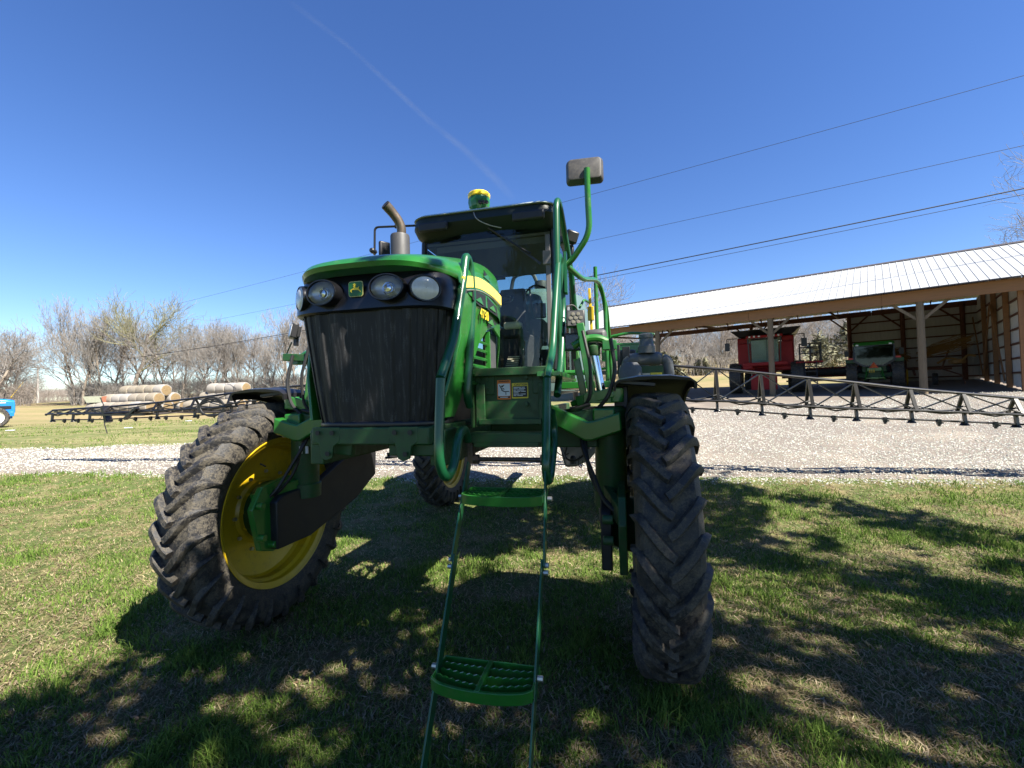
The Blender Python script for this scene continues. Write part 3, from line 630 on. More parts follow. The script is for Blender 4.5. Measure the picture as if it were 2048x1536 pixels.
q = MB(); q.lathe([(0, .015), (.02, .012), (.022, 0)], c=(-.03, -.72, 2.742), n=12); q.build('latch', ZINC, HD)
# side panels with arch, stripe, vents and louvres
for s in (-1, 1):
    poly = [(-.93, 2.47), (-.7, 2.50), (-.42, 2.50), (-.1, 2.50), (.06, 2.50), (.14, 2.44), (.16, 2.02), (.07, 2.02), (.02, 2.20), (-.06, 2.29), (-.25, 2.335), (-.40, 2.30), (-.56, 2.19), (-.66, 2.02), (-.73, 1.88), (-.80, 1.74), (-1.02, 1.74), (-.97, 2.0), (-.90, 2.2)]
    b = MB(); def_x = lambda z: .512 - .10 * ((2.5 - z) / .75) ** 2
    dy_x = lambda y: .45 * max(0, y + .10) ** 1.4
    r1 = [(s * (def_x(z) - dy_x(y)), y, z) for y, z in poly]; r2 = [(s * (def_x(z) - .02 - dy_x(y)), y, z) for y, z in poly]
    if s > 0: b.loft([r2, r1], caps=True)
    else: b.loft([r1, r2], caps=True)
    SPN = b.build('side_panel', GREEN, SP, .004)
    b = MB(); r = []
    for y in np.linspace(-.88, -.06, 20):
        zc = 2.585 - .22 * (y + .36) ** 2 - (.04 * max(0, -y - .6)); hh = .034
        r.append([(s * (.5175 + .0015), y, zc - hh), (s * .5195, y, zc + hh), (s * .50, y, zc + hh), (s * .50, y, zc - hh)])
    b.loft(r, caps=True); b.build('yellow_stripe', STRIPE, SPN)
    b = MB()
    b.tube([(s * .519, y, 2.535 - .22 * (y + .36) ** 2 - (.04 * max(0, -y - .6))) for y in np.linspace(-.86, -.08, 14)], .005, 6); b.build('trim_line', ZINC, SPN)
    for poly, xv in (([(-.74, 2.50), (-.47, 2.52), (-.47, 2.44), (-.60, 2.425), (-.74, 2.44)], .5165), ([(-.43, 2.52), (-.20, 2.49), (-.17, 2.425), (-.43, 2.435)], .5165), ([(-.41, 2.405), (-.19, 2.365), (-.41, 2.325)], .512), ([(-.47, 2.69), (-.33, 2.665), (-.36, 2.645), (-.47, 2.635)], .510)):
        b = MB(); b.prism([(y, z) for y, z in poly], (s * xv, 0, 0), (0, 1, 0), (0, 0, 1), .004 * s); b.build('vent', INK, SPN)
        yc, zc = sum(p[0] for p in poly) / len(poly), sum(p[1] for p in poly) / len(poly); b = MB(); b.prism([(yc - .09, zc - .018), (yc + .07, zc - .022), (yc + .01, zc + .018)], (s * (xv + .005), 0, 0), (0, 1, 0), (0, 0, 1), .004 * s); b.build('vent_fin', GREEN, SPN)
    for k in range(6):                                  # louvres inside the arch
        z = 2.22 - k * .055; y0 = -.66 + .035 * max(0, 4 - k) - .02 * k; b = MB(); b.box((s * .465, (y0 - .34) / 2, z), (.05, abs(y0 + .34) + .02, .012), rotm(0, .5 * s, 0)); b.build('louvre', GREEN, SPN)
    b = MB(); b.box((s * .485, -.33, 2.12), (.03, .02, .36)); b.build('louvre_frame', GREEN, SPN)
    b = MB(); b.box((s * .45, -.17, 2.15), (.02, .26, .30)); b.build('inner_panel', DGREY, SPN)
    if s > 0:
        text('model_number', '4730', .085, INK, SPN, (.5175, -.50, 2.385), PI / 2, PI / 2, .0008, .0045); text('model_number', '4730', .085, DECALY, SPN, (.5195, -.50, 2.385), PI / 2, PI / 2, .0008, .0012)
# headlamps
def oval(c, yaw, rx, rz, name='headlamp', clear=True):
    c = np.array(c, float); cs, sn = math.cos(yaw), math.sin(yaw)
    def mp(u, v, n): return c + np.array((u * cs + n * sn, u * sn - n * cs, v))
    def ring(k, n_, N=32): return [mp(math.cos(2 * PI * i / N) * rx * k, math.sin(2 * PI * i / N) * rz * (k if k > .3 else k), n_) for i in range(N)]
    b = MB(); b.loft([ring(1.20, -.06), ring(1.17, .004), ring(1.12, .014), ring(1.05, .014), ring(1.0, .002), ring(1.0, -.03)]); o = b.build(name, BLACKG, SP, sharp=60)
    b = MB(); b.loft([ring(1.0, .0), ring(.95, -.006), ring(.7, -.016), ring(.35, -.023), ring(.04, -.025)]); b.build('reflector', REFL if clear else FROST, o, sharp=60)
    if clear:
        b = MB(); b.lathe([(0, .035), (.02, .03), (.026, .02), (.026, 0)], c=mp(.01, -.005, -.022), ax=mp(0, 0, 1) - mp(0, 0, 0), n=16); b.lathe([(.034, 0), (.03, .008), (.034, .012)], c=mp(.01, -.005, -.016), ax=mp(0, 0, 1) - mp(0, 0, 0), n=18); b.build('bulb', CHROME, o)
    b = MB(); b.loft([ring(1.0, .010), ring(.8, .018), ring(.4, .024), ring(.03, .026)]); b.build('lens', LENS if clear else FROSTL, o, sharp=80)
FROSTL = paint('fluted_lens', (.55, .56, .56), .2, spec=.8, scale=3, stretch=(30, 30, 1), bumpy=.4)
for s in (-1, 1):
    oval((s * .193, -1.186, 2.440), s * .08, .086, .062); oval((s * .378, -1.112, 2.435), s * .66, .074, .062, clear=False)
# emblem: yellow-rimmed green shield-like plate with a leaping deer
def rrect(w_, h_, r, n=5): return [(sx * (w_ - r) + r * math.cos(a), sy * (h_ - r) + r * math.sin(a)) for sx, sy, a0 in ((1, 1, 0), (-1, 1, PI / 2), (-1, -1, PI), (1, -1, 1.5 * PI)) for a in np.linspace(a0, a0 + PI / 2, n)]
EO = (-.003, -1.158, 2.452)
def flat(name, poly, mat, off, parent, th=.002, o=EO, ux=(1, 0, 0), uy=(0, 0, 1)):
    b = MB(); n = np.cross(ux, uy); b.prism(poly, np.array(o, float) + n * off, ux, uy, th); return b.build(name, mat, parent)
EM = flat('emblem', rrect(.044, .042, .014), paint('emblem_rim', (.42, .42, .16), .4), 0, SP)
flat('emblem_field', rrect(.040, .038, .012), paint('emblem_green', (.01, .11, .02), .35), .003, EM)
deer = [(-.030, -.014), (-.028, -.004), (-.018, .001), (-.010, .004), (-.007, .012), (-.012, .013), (-.012, .016), (-.006, .019), (-.012, .026), (-.010, .027), (-.004, .021), (-.006, .029), (-.003, .029), (-.001, .021), (.003, .026), (.005, .025), (.001, .018), (.000, .012), (.002, .006), (.014, .005), (.020, .008), (.022, .012), (.024, .009), (.021, .003), (.022, -.004), (.031, -.012), (.033, -.019), (.030, -.018), (.026, -.012), (.014, -.007), (.002, -.007), (-.008, -.006), (-.017, -.004), (-.022, -.008), (-.024, -.013), (-.020, -.019), (-.024, -.019), (-.028, -.013)]
flat('deer_mark', deer, DECALY, .006, EM)

# ---- exhaust
b = MB(); b.lathe([(.082, 2.75), (.085, 2.80), (.085, 3.30), (.08, 3.315), (.0, 3.315)], c=(-.51, .35, 0), n=32); EX = b.build('exhaust_muffler', DGREY, SP)
b = MB(); P = [(-.505, .35, 3.28), (-.49, .35, 3.36), (-.505, .33, 3.43), (-.545, .28, 3.50), (-.575, .22, 3.545)]
b.tube(P, [.040, .041, .041, .041, .044], 20, .07); b.build('exhaust_pipe', STEEL, SP)
b = MB(); b.lathe([(0, 0), (.040, 0), (.042, .002)], c=np.array((-.577, .217, 3.548)), ax=unit((-.035, -.06, .045)), n=20); b.build('pipe_mouth', INK, EX)

# ---- cab
ROOFK = paint('dark_roof_shell', (.004, .010, .006), .55, dirt=(.010, .016, .010), dirt_amt=.3)
def rr_ring(z, x0, x1, y0, y1, r=.16, n=6, bow=.0):
    cx, cy, hx, hy = (x0 + x1) / 2, (y0 + y1) / 2, (x1 - x0) / 2, (y1 - y0) / 2; out = []
    for sx, sy, a0 in ((1, 1, 0), (-1, 1, PI / 2), (-1, -1, PI), (1, -1, 1.5 * PI)):
        for a in np.linspace(a0, a0 + PI / 2, n):
            x, y = sx * (hx - r) + r * math.cos(a), sy * (hy - r) + r * math.sin(a)
            if sy < 0: y -= bow * (1 - (x / hx) ** 2)
            out.append((cx + x, cy + y, z))
    return out
b = MB(); b.loft([rr_ring(3.60, -.76, .72, 1.42, 3.0, .1, bow=.06), rr_ring(3.66, -.83, .77, 1.30, 3.1, .16, bow=.08), rr_ring(3.74, -.86, .80, 1.25, 3.15, .18, bow=.09), rr_ring(3.83, -.85, .79, 1.27, 3.14, .18, bow=.08)], caps=True); CR = b.build('cab_roof', ROOFK, SP, sharp=40)
b = MB(); b.loft([rr_ring(3.835, -.86, .80, 1.25, 3.15, .18, bow=.09), rr_ring(3.865, -.85, .79, 1.29, 3.12, .18, bow=.08), rr_ring(3.90, -.74, .68, 1.45, 3.0, .2, bow=.03), rr_ring(3.91, -.5, .45, 1.7, 2.8, .2)], caps=True); b.build('roof_cap', paint('faded_roof', (.50, .56, .48), .5, dirt=(.06, .2, .07), dirt_amt=.3), CR, sharp=60)
for xv in (-.55, .50): b = MB(); b.box((xv, 1.20, 3.70), (.34, .05, .10)); b.build('roof_vent', INK, CR, .02)
# pillars
for s, x in ((-1, -.76), (1, .72)):
    MB().tube([(x, 1.44, 3.62), (x * 1.02, 1.40, 2.9), (x * .97, 1.42, 2.12)], .034, 8, .3).build('cab_pillar', BLACK, SP); MB().bar((x, 2.98, 3.6), (x, 2.95, 2.0), .07, .08).build('cab_pillar', BLACK, SP); MB().bar((x, 2.2, 3.6), (x, 2.25, 2.0), .04, .05).build('cab_pillar', BLACK, SP)
b = MB(); b.box((.665, 1.385, 2.95), (.05, .02, 1.2)); b.box((.655, 1.37, 3.30), (.085, .025, .15)); b.build('door_post', paint('dull_grey_trim', (.13, .12, .12), .6), SP, .006)
b = MB(); b.loft([[(x, 1.425 - .10 * (1 - (x / .74) ** 2), z) for x in np.linspace(-.73, .70, 13)] for z in (2.12, 2.6, 3.1, 3.63)], closed=False); b.build('windscreen', GLASS, SP, sharp=180)
b = MB(); b.box((.735, 2.2, 2.85), (.008, 1.45, 1.45)); b.build('door_glass', GLASS, SP)
b = MB(); b.box((-.775, 2.2, 2.85), (.008, 1.45, 1.45)); b.build('side_window', GLASS, SP)
b = MB(); b.box((-.02, 2.96, 3.03), (1.4, .008, 1.10)); b.build('rear_window', GLASS, SP)
b = MB(); b.box((-.02, 2.2, 3.585), (1.46, 1.52, .03)); b.box((-.02, 2.97, 3.60), (1.46, .05, .06)); b.box((.02, 1.50, 3.535), (1.3, .04, .07)); b.build('headliner', paint('headliner_cloth', (.16, .15, .125), .9, scale=15), SP)
b = MB(); b.box((-.02, 2.2, 2.06), (1.48, 1.54, .10)); b.build('cab_floor', DGREY, SP)
b = MB(); b.box((-.02, 2.99, 2.28), (1.44, .04, .42)); b.box((-.77, 2.2, 2.1), (.03, 1.5, .2)); b.build('cab_wall', BLACK, SP)
b = MB(); b.box((-.02, 1.42, 2.07), (1.42, .10, .10)); b.box((.28, 1.0, 2.02), (1.0, .75, .05)); b.build('cab_sill', GREEN, SP, .008)
# interior
b = MB(); b.box((.03, 2.42, 3.0), (.34, .10, .50), rotm(-.12)); b.box((.03, 2.2, 2.62), (.44, .44, .12)); b.box((.03, 2.2, 2.35), (.3, .3, .45)); b.build('operator_seat', SEAT, SP, .03)
b = MB(); b.box((.12, 2.02, 2.70), (.22, .14, .09)); b.build('arm_pad', CREAM, SP, .03)
b = MB(); b.tube([(.0, 1.55, 2.15), (.0, 1.62, 2.6), (-.02, 1.78, 2.98)], .045, 12, .1); b.box((0, 1.6, 2.3), (.16, .14, .5)); b.tube([(-.02 + .19 * math.cos(a), 1.78 + .15 * math.sin(a), 2.98 + .1 * math.sin(a)) for a in np.linspace(0, 2 * PI, 25)[:-1]], .016, 8, closed=True); b.bar((-.2, 1.78, 2.98), (.16, 1.78, 2.98), .03, .02); b.build('steering_wheel', BLACK, SP)
b = MB(); b.box((.42, 2.2, 2.62), (.16, .5, .28)); b.box((.46, 2.0, 2.86), (.14, .05, .18), rotm(0, 0, .3)); b.box((.40, 1.75, 2.32), (.12, .3, .4), rotm(0, .3, 0)); b.build('side_console', DGREY, SP, .015)
b = MB()
for k in range(6): b.box((.18, 1.62 + .03 * k, 2.17 + .026 * k), (.14, .03, .012))
b.build('foot_pedal', CREAM, SP)
b = MB(); b.tube([(.38, 2.3, 2.7), (.33, 2.1, 3.0), (.30, 2.2, 3.2)], .012, 8, .1); b.tube([(-.32, 2.5, 3.0), (-.28, 2.4, 3.3), (-.12, 2.3, 3.38)], .014, 8, .1); b.box((-.12, 2.3, 3.38), (.16, .06, .04)); b.tube([(.1, 2.7, 3.2), (.25, 2.7, 3.36), (.42, 2.7, 3.30)], .014, 8, .1); b.build('control_lever', DGREY, SP)
# wiper, antenna globe with cable
b = MB(); b.tube([(.04, 1.29, 3.66), (.30, 1.27, 3.46), (.50, 1.28, 3.33)], .010, 6, .05); b.bar((.24, 1.285, 3.52), (.60, 1.31, 3.22), .012, .022); b.build('wiper', BLACK, SP)
b = MB(); b.lathe([(0, 0), (.06, 0), (.085, .03), (.115, .06), (.125, .11), (.12, .16), (.115, .175)], c=(-.11, 1.48, 3.90), n=12); GP = b.build('positioning_receiver', GREEN, SP, .006, sharp=20)
b = MB(); b.lathe([(.112, .172), (.125, .18), (.125, .21), (.11, .228), (.06, .238), (0, .24)], c=(-.11, 1.48, 3.90), n=36); b.build('receiver_dome', paint('receiver_yellow', (.85, .6, .02), .35), GP)
b = MB()
for k in range(3): b.lathe([(0, .03), (.018, .028), (.02, 0)], c=(-.06 + .035 * k, 1.362 + .012 * k, 3.975), ax=(0, -1, 0), n=10)
b.build('connector', INK, GP)
b = MB(); b.tube([(-.11, 1.38, 3.92), (-.10, 1.22, 3.82), (-.04, 1.14, 3.70), (.08, 1.18, 3.64), (.20, 1.24, 3.62)], .0055, 6, .1); b.build('receiver_cable', paint('grey_cable', (.3, .28, .26), .5), SP)
# mirrors
b = MB(); b.tube([(-.80, 1.35, 3.80), (-1.31, 1.30, 3.82), (-1.32, 1.30, 3.50)], .013, 8, .05); b.lathe([(.022, -.02), (.022, .02)], c=(-1.05, 1.33, 3.81), ax=(1, 0, 0), n=10); MR = b.build('mirror_arm', BLACK, SP)
b = MB(); b.box((-1.21, 1.33, 3.50), (.13, .05, .30), rotm(0, 0, .95)); b.lathe([(0, -.05), (.03, -.05), (.03, .03)], c=(-1.31, 1.26, 3.53), ax=(0, 1, 0), n=12); b.build('mirror', BLACK, SP, .015)
b = MB(); M_ = rotm(-.10, 0, .06); b.loft([[tuple(np.array((1.155, .10, 3.535)) + M_ @ np.array((x * k, d_, z * k))) for x, z in rrect(.140, .094, .028)] for k, d_ in ((.80, -.045), (.86, -.042), (.97, -.012), (1, .01), (.98, .03), (.9, .032))], caps=True); b.build('mirror', paint('mirror_back', (.055, .052, .052), .5, dirt=(.12, .11, .10), dirt_amt=.4), SP, sharp=28)
b = MB(); b.tube([(1.175, .045, 3.53), (1.175, .06, 3.30), (1.18, .10, 3.06), (1.04, .15, 2.89), (.985, .16, 2.85)], .023, 12, .09); b.build('mirror_pole', GREEN, SP)
# cab-side lamps by the handrail
b = MB(); b.box((.92, 1.32, 3.47), (.13, .12, .12), rotm(.2, .3, .4)); b.box((.82, 1.36, 3.46), (.06, .08, .08)); b.box((.9, 1.4, 3.35), (.08, .06, .12)); b.build('roof_lamp', BLACK, SP, .015)

for (sx, y) in ((-1, 0), (1, 0), (-1, 4.0), (1, 4.0)):
    q = MB(); c0 = np.array((sx * 1.6 - sx * .13, y + .50 * math.cos(2.1), .925 + .50 * math.sin(2.1))); q.tube([c0, c0 + np.array((-sx * .05, .0, -.02))], .007, 6); q.build('valve_stem', INK, SP)
    for k_ in range(12):
        a = 2 * PI * k_ / 12; q = MB(); q.lathe([(0, -sx * .02), (.014, -sx * .02), (.016, 0)], c=(sx * 1.6 + sx * .055, y + .33 * math.cos(a), .925 + .33 * math.sin(a)), ax=(1, 0, 0), n=6); q.build('wheel_bolt', ZINC, SP)
# ---- platform, boarding panel, handrails, ladder
b = MB(); b.box((.70, -.56, 1.86), (.50, .012, .32)); b.box((.70, -.59, 2.005), (.52, .07, .05)); b.box((.462, -.60, 1.83), (.012, .10, .34)); b.box((.93, -.60, 1.83), (.012, .10, .34))
b.box((.51, -.605, 1.80), (.06, .012, .26)); b.box((.70, -.61, 1.695), (.40, .03, .035)); b.box((.905, -.605, 1.80), (.05, .012, .26)); b.box((.55, -.572, 1.93), (.09, .01, .13)); b.box((.875, -.572, 1.93), (.07, .01, .13))
BP = b.build('boarding_panel', GREEN_D, SP, .004)
b = MB()
for x, z in ((.545, 1.965), (.545, 1.90), (.80, 1.965), (.80, 1.80), (.885, 1.965), (.885, 1.90)): b.lathe([(0, .008), (.013, .007), (.014, 0)], c=(x, -.578, z), ax=(0, -1, 0), n=8)
b.build('bolt', GREEN_D, BP)
b = MB(); b.box((.70, -.66, 1.625), (.47, .15, .02)); b.box((.70, -.735, 1.605), (.47, .012, .055)); b.box((.70, -.735, 1.567), (.40, .012, .03)); b.build('boarding_sill', GREEN_D, SP, .004)
b = MB(); b.tube([(.46, -.70, 1.475), (.95, -.70, 1.475)], .014, 10); b.box((.475, -.70, 1.53), (.03, .06, .16)); b.box((.94, -.70, 1.53), (.03, .06, .16)); b.lathe([(0, -.02), (.03, -.02), (.03, .02), (0, .02)], c=(.5, -.70, 1.475), ax=(1, 0, 0), n=10); b.lathe([(0, -.02), (.03, -.02), (.03, .02), (0, .02)], c=(.92, -.70, 1.475), ax=(1, 0, 0), n=10); b.build('ladder_hinge', STEEL, SP)
def dec(name, cx, cz, w_, h_, mat, off=0, parent=BP): return flat(name, rrect(w_ / 2, h_ / 2, .003, 2), mat, off, parent, .0012, o=(cx, -.5675, cz))
D1 = dec('warning_decal', .655, 1.893, .088, .122, ORANGE); dec('decal_field', .655, 1.893, .078, .078, WHITE, .002, D1); dec('decal_strip', .655, 1.846, .078, .011, INK, .002, D1)
text('decal_text', 'WARNING', .0125, INK, D1, (.655, -.5708, 1.945), PI / 2, 0, .0004, .0003); MB().box((.655, -.5708, 1.846), (.05, .0006, .0045)).build('printed_line', WHITE, D1)
fig = MB()
for pth, r in (([(-.028, 0, .028), (-.020, 0, .012), (-.014, 0, .002)], .0032), ([(-.014, 0, .013), (-.002, 0, .024), (.002, 0, .030)], .0028), ([(-.014, 0, .004), (-.014, 0, -.006), (.004, 0, -.014)], .0034), ([(-.013, 0, .002), (-.003, 0, .006), (.002, 0, -.001)], .003), ([(.004, 0, -.014), (.034, 0, -.013)], .003), ([(.012, 0, -.014), (.012, 0, -.034)], .0024)):
    fig.tube([(.655 + x, -.5707, 1.895 + z) for x, _, z in pth], r, 6)
fig.lathe([(0, -.002), (.006, -.002), (.006, .002)], c=(.655 - .011, -.571, 1.895 + .020), ax=(0, 1, 0), n=12); fig.build('falling_figure', INK, D1)
D2 = dec('caution_decal', .758, 1.885, .104, .096, DECALY); dec('decal_field', .758, 1.879, .093, .068, INK, .002, D2)
text('decal_text', 'CAUTION', .017, INK, D2, (.764, -.5708, 1.922), PI / 2, 0, .0004, .0004)
b = MB()
for k, segs in enumerate(((.0, .052, .075), (.0, .03, .034, .078), (.0, .018, .022, .07), (.0, .045, .049, .080), (.0, .034), (.0, .04, .044, .08), (.0, .02, .024, .062))):
    for i in range(0, len(segs) - 1): b.box((.7155 + (segs[i] + segs[i + 1]) / 2, -.5706, 1.9055 - k * .0085), (segs[i + 1] - segs[i] - .003, .0006, .0036))
b.build('printed_lines', WHITE, D2)
RT = .025
b = MB(); b.tube([(.50, -1.22, 1.95), (.50, -1.25, 1.72), (.50, -1.27, 1.55), (.505, -1.20, 1.44), (.51, -1.08, 1.50), (.50, -1.0, 1.64), (.49, -.86, 1.68), (.475, -.76, 1.60)], RT, 14, .07)
b.tube([(.50, -1.22, 1.95), (.50, -1.02, 2.18), (.50, -.86, 2.52), (.50, -.79, 2.70), (.50, -.72, 2.66), (.50, -.69, 2.45), (.49, -.73, 2.14), (.475, -.76, 1.86), (.47, -.70, 1.80)], RT, 14, .06); b.build('handrail', HAND, SP, sharp=60)
b = MB(); b.tube([(.95, -.70, 1.95), (.95, -.76, 1.68), (.955, -.86, 1.45), (.955, -.80, 1.36), (.955, -.70, 1.38), (.955, -.52, 1.55), (.95, -.48, 1.66), (.95, -.56, 1.75)], RT, 14, .07)
b.tube([(.95, -.70, 1.95), (.95, -.44, 2.14), (.95, -.16, 2.62), (.95, .02, 2.90), (.95, .12, 2.88), (.96, .12, 2.5), (.96, -.1, 2.1), (.96, -.35, 1.85)], RT, 14, .07); b.build('handrail', HAND, SP, sharp=60)
b = MB(); b.tube([(.945, .02, 2.0), (.945, -.06, 2.6), (.945, -.03, 3.0), (.945, .0, 3.26), (.95, .05, 3.33), (.96, .14, 3.28), (.99, .5, 2.9), (1.0, .7, 2.5), (1.0, .75, 2.02)], .024, 14, .08); b.bar((.99, .10, 2.62), (.985, .16, 2.95), .05, .02); b.build('handrail', HAND, SP, sharp=60)
b = MB(); b.tube([(.985, .16, 2.86), (1.08, .5, 2.82), (1.16, 1.2, 2.98), (1.20, 1.45, 2.98), (1.235, 1.6, 2.8), (1.24, 1.6, 1.98)], .022, 12, .15)
b.tube([(1.13, 1.9, 1.98), (1.13, 1.9, 3.30)], .022, 10); b.tube([(1.235, 1.6, 2.45), (1.13, 1.9, 2.45)], .015, 8); b.tube([(1.16, 1.9, 3.1), (1.24, 2.1, 2.9), (1.26, 2.5, 2.4), (1.26, 2.5, 2.0)], .02, 10, .15); b.tube([(1.235, 1.6, 2.12), (1.13, 1.9, 2.12)], .015, 8)
b.tube([(1.05, 2.3, 2.95), (.98, 2.1, 2.98), (.93, 2.0, 2.86)], .014, 8, .05); b.build('platform_railing', GREEN, SP, sharp=60)
b = MB(); b.bar((1.05, 2.0, 3.08), (1.07, 2.0, 2.3), .035, .03); b.box((1.06, 1.98, 2.78), (.07, .06, .16)); b.build('yellow_latch_bar', YELLOW, SP, .004)
b = MB(); b.bar((.70, 1.55, 1.945), (1.30, 1.55, 1.945), .12, .07); b.bar((1.27, 1.5, 1.945), (1.27, 3.4, 1.945), .09, .07); b.bar((.74, 1.7, 1.94), (.74, 3.3, 1.94), .08, .07); b.box((1.0, 2.4, 1.965), (.5, 1.8, .02)); b.build('side_platform', GREEN, SP, .005)
b = MB(); b.tube([(.72, 1.9, 2.10), (1.08, 1.9, 2.09)], .03, 10); b.tube([(.74, 1.9, 2.10), (.74, 1.9, 2.6)], .02, 8); b.build('platform_pipe', GREEN, SP)
b = MB(); b.box((.95, -.2, 1.98), (.14, .9, .03)); b.box((.70, .3, 1.99), (.5, 1.7, .03)); b.build('walkway', GREEN, SP, .004)
# ladder
LT, LB = np.array((0, -.82, 1.47)), np.array((0, -1.60, .12))
def lp(z): return float(np.interp(z, [LB[2], LT[2]], [LB[1], LT[1]]))
for s, x0, x1 in ((-1, .50, .49), (1, .95, .975)):
    b = MB(); b.bar((x0, LT[1], LT[2]), (x1, lp(1.0), 1.0), .010, .055, up=(0, -1, .5)); b.bar((x1 - s * .012, lp(1.03), 1.03), (x1 - s * .012, LB[1], LB[2]), .010, .06, up=(0, -1, .5)); lr = b.build('ladder_rail', HAND, SP, .002)
    for z in (1.30, 1.01, .98, .60): q = MB(); q.lathe([(0, -.012), (.013, -.012), (.013, .012), (0, .012)], c=(x1 + s * .008, lp(z), z), ax=(1, 0, 0), n=8); q.build('bolt', ZINC, lr)
for z, x0, x1 in ((1.33, .505, .955), (.60, .495, .968)):
    y0 = lp(z); W2 = (x1 - x0) / 2; cx = (x0 + x1) / 2; b = MB()
    fr = lambda u: y0 - .085 - .055 * (1 - u * u) ** .6
    def strip(p, q_, h_=.03, th=.008, mat=None): b.bar(p, q_, th, h_)
    pts = [(cx + u * W2 * .985, fr(u), z) for u in np.linspace(-1, 1, 15)]; 
    rO = [[(x, y, z - .052), (x, y - .004, z), (x, y + .012, z), (x, y + .008, z - .052)] for x, y, _ in pts]; b.loft(rO, caps=True)
    b.bar((x0, y0 + .085, z - .02), (x1, y0 + .085, z - .02), .008, .045); b.bar((x0 + .006, y0 + .085, z - .02), (x0 + .006, fr(-1), z - .02), .008, .045); b.bar((x1 - .006, y0 + .085, z - .02), (x1 - .006, fr(1), z - .02), .008, .045)
    b.bar((cx, y0 + .085, z - .012), (cx, fr(0), z - .012), .022, .03); st = b.build('ladder_step', GREEN, SP, .002)
    for k, yy in enumerate((.045, .0, -.045)):
        b = MB(); n = 26
        vs = []; 
        for i in range(n + 1):
            u = -1 + 2 * i / n; x = cx + u * W2 * .93; y = y0 + yy - .018 * (1 - u * u) * (k + .5); tooth = .006 if i % 2 else 0
            vs += [(x, y - .004, z - .04), (x, y - .004, z - .006 + tooth), (x, y + .004, z - .006 + tooth), (x, y + .004, z - .04)]
        fs = []
        for i in range(n):
            for q_ in range(4): fs.append((i * 4 + q_, i * 4 + (q_ + 1) % 4, i * 4 + 4 + (q_ + 1) % 4, i * 4 + 4 + q_))
        b.add(vs, fs); b.build('tread_strip', GREEN, st)
# ---- rear body: solution tank, fuel tank, filters, eductor, sump
b = MB(); b.lathe([(.0, 3.58), (.12, 3.57), (.14, 3.54), (.55, 3.50), (.78, 3.40), (.85, 3.1), (.86, 2.2), (.78, 1.9), (.0, 1.8)], c=(.05, 4.1, 0), n=40); b.build('solution_tank', TEAL, SP)
b = MB(); b.lathe([(0, 3.64), (.10, 3.64), (.11, 3.58), (.11, 3.52)], c=(.2, 3.7, 0), n=20); b.tube([(-.3, 3.6, 3.35), (-.2, 3.5, 3.72), (.1, 3.5, 3.75), (.16, 3.5, 3.6)], .03, 8, .1); b.build('tank_lid', DGREY, SP)
b = MB(); b.box((1.46, 3.1, 2.36), (.62, 1.2, .22)); b.box((1.46, 2.52, 2.46), (.66, .05, .03)); b.tube([(1.2, 2.5, 2.55), (1.5, 2.5, 2.60), (1.8, 2.5, 2.56)], .02, 8, .1); b.build('rear_side_body', GREEN, SP, .03)
b = MB(); b.box((1.45, 2.0, 2.25), (.20, .2, .17)); b.lathe([(0, 0), (.03, 0), (.035, -.02)], c=(1.45, 2.0, 2.35), n=12); b.build('battery_box', DGREY, SP, .02)
b = MB(); b.lathe([(0, -.06), (.09, -.05), (.12, 0), (.11, .12), (.07, .17), (0, .18)], c=(1.47, 1.35, 1.98), n=20); b.build('filter_bowl', GREYP, SP)
b = MB(); b.box((1.60, 1.55, 2.14), (.12, .12, .12)); b.lathe([(.06, -.16), (.07, -.10), (.07, -.07), (.062, -.06), (.062, .06), (.07, .07), (.07, .13), (.062, .14), (.05, .16)], c=(1.63, 1.5, 2.19), ax=(1, 0, 0), n=20)
b.lathe([(.085, .0), (.085, .07), (.075, .08), (.065, .15), (.072, .155), (.072, .19), (.06, .2), (0, .2)], c=(1.64, 1.5, 2.25), n=22); b.tube([(1.48, 1.5, 2.19), (1.44, 1.5, 2.16), (1.43, 1.5, 2.02)], .055, 14, .05); b.tube([(1.79, 1.5, 2.19), (1.84, 1.5, 2.16), (1.85, 1.5, 2.02)], .055, 14, .05); PM = b.build('pump_manifold', GREYP, SP, sharp=40)
b = MB(); b.box((1.66, 1.40, 2.05), (.26, .012, .13)); b.build('decal_plate', GREEN_D, SP); b = MB(); b.box((1.60, 1.392, 2.02), (.12, .004, .045)); b.build('sticker', CREAM, PM); b = MB(); b.box((1.72, 1.392, 2.02), (.11, .004, .05)); b.build('sticker', DECALY, PM)
b = MB(); b.box((1.44, 1.75, 2.2), (.08, .06, .30)); b.box((1.36, 1.75, 2.2), (.03, .1, .34)); b.build('black_bracket', BLACK, SP, .004)
b = MB(); b.prism([(-.26, .30), (.24, .30), (.27, .16), (.20, -.02), (.08, -.16), (-.08, -.24), (-.22, -.25), (-.26, -.10)], (.88, 2.35, 1.18), (1, 0, 0), (0, 0, 1), -.35); SU = b.build('tank_sump', paint('grey_poly', (.13, .13, .13), .5), SP, .03)
b = MB(); b.tube([(.72, 1.98, 1.45), (.75, 1.95, 1.25), (.70, 1.95, 1.12), (.80, 1.95, 1.06), (.95, 1.95, 1.14), (1.0, 1.95, 1.35)], .012, 8, .1); b.tube([(.62, 1.98, 1.5), (.60, 1.95, 1.2), (.68, 1.97, 1.12), (.76, 1.96, 1.16)], .006, 6, .08); b.tube([(.8, 1.97, 1.40), (.95, 1.95, 1.42), (1.02, 1.95, 1.40)], .012, 8, .05); b.lathe([(.035, -.04), (.035, .04), (.02, .06)], c=(.78, 2.2, 1.04), n=12); b.tube([(.86, 2.2, 1.1), (.84, 2.2, .98), (.88, 2.2, .95), (.90, 2.2, 1.05)], .006, 6, .03); b.build('sump_hose', RUBBER_P, SP)
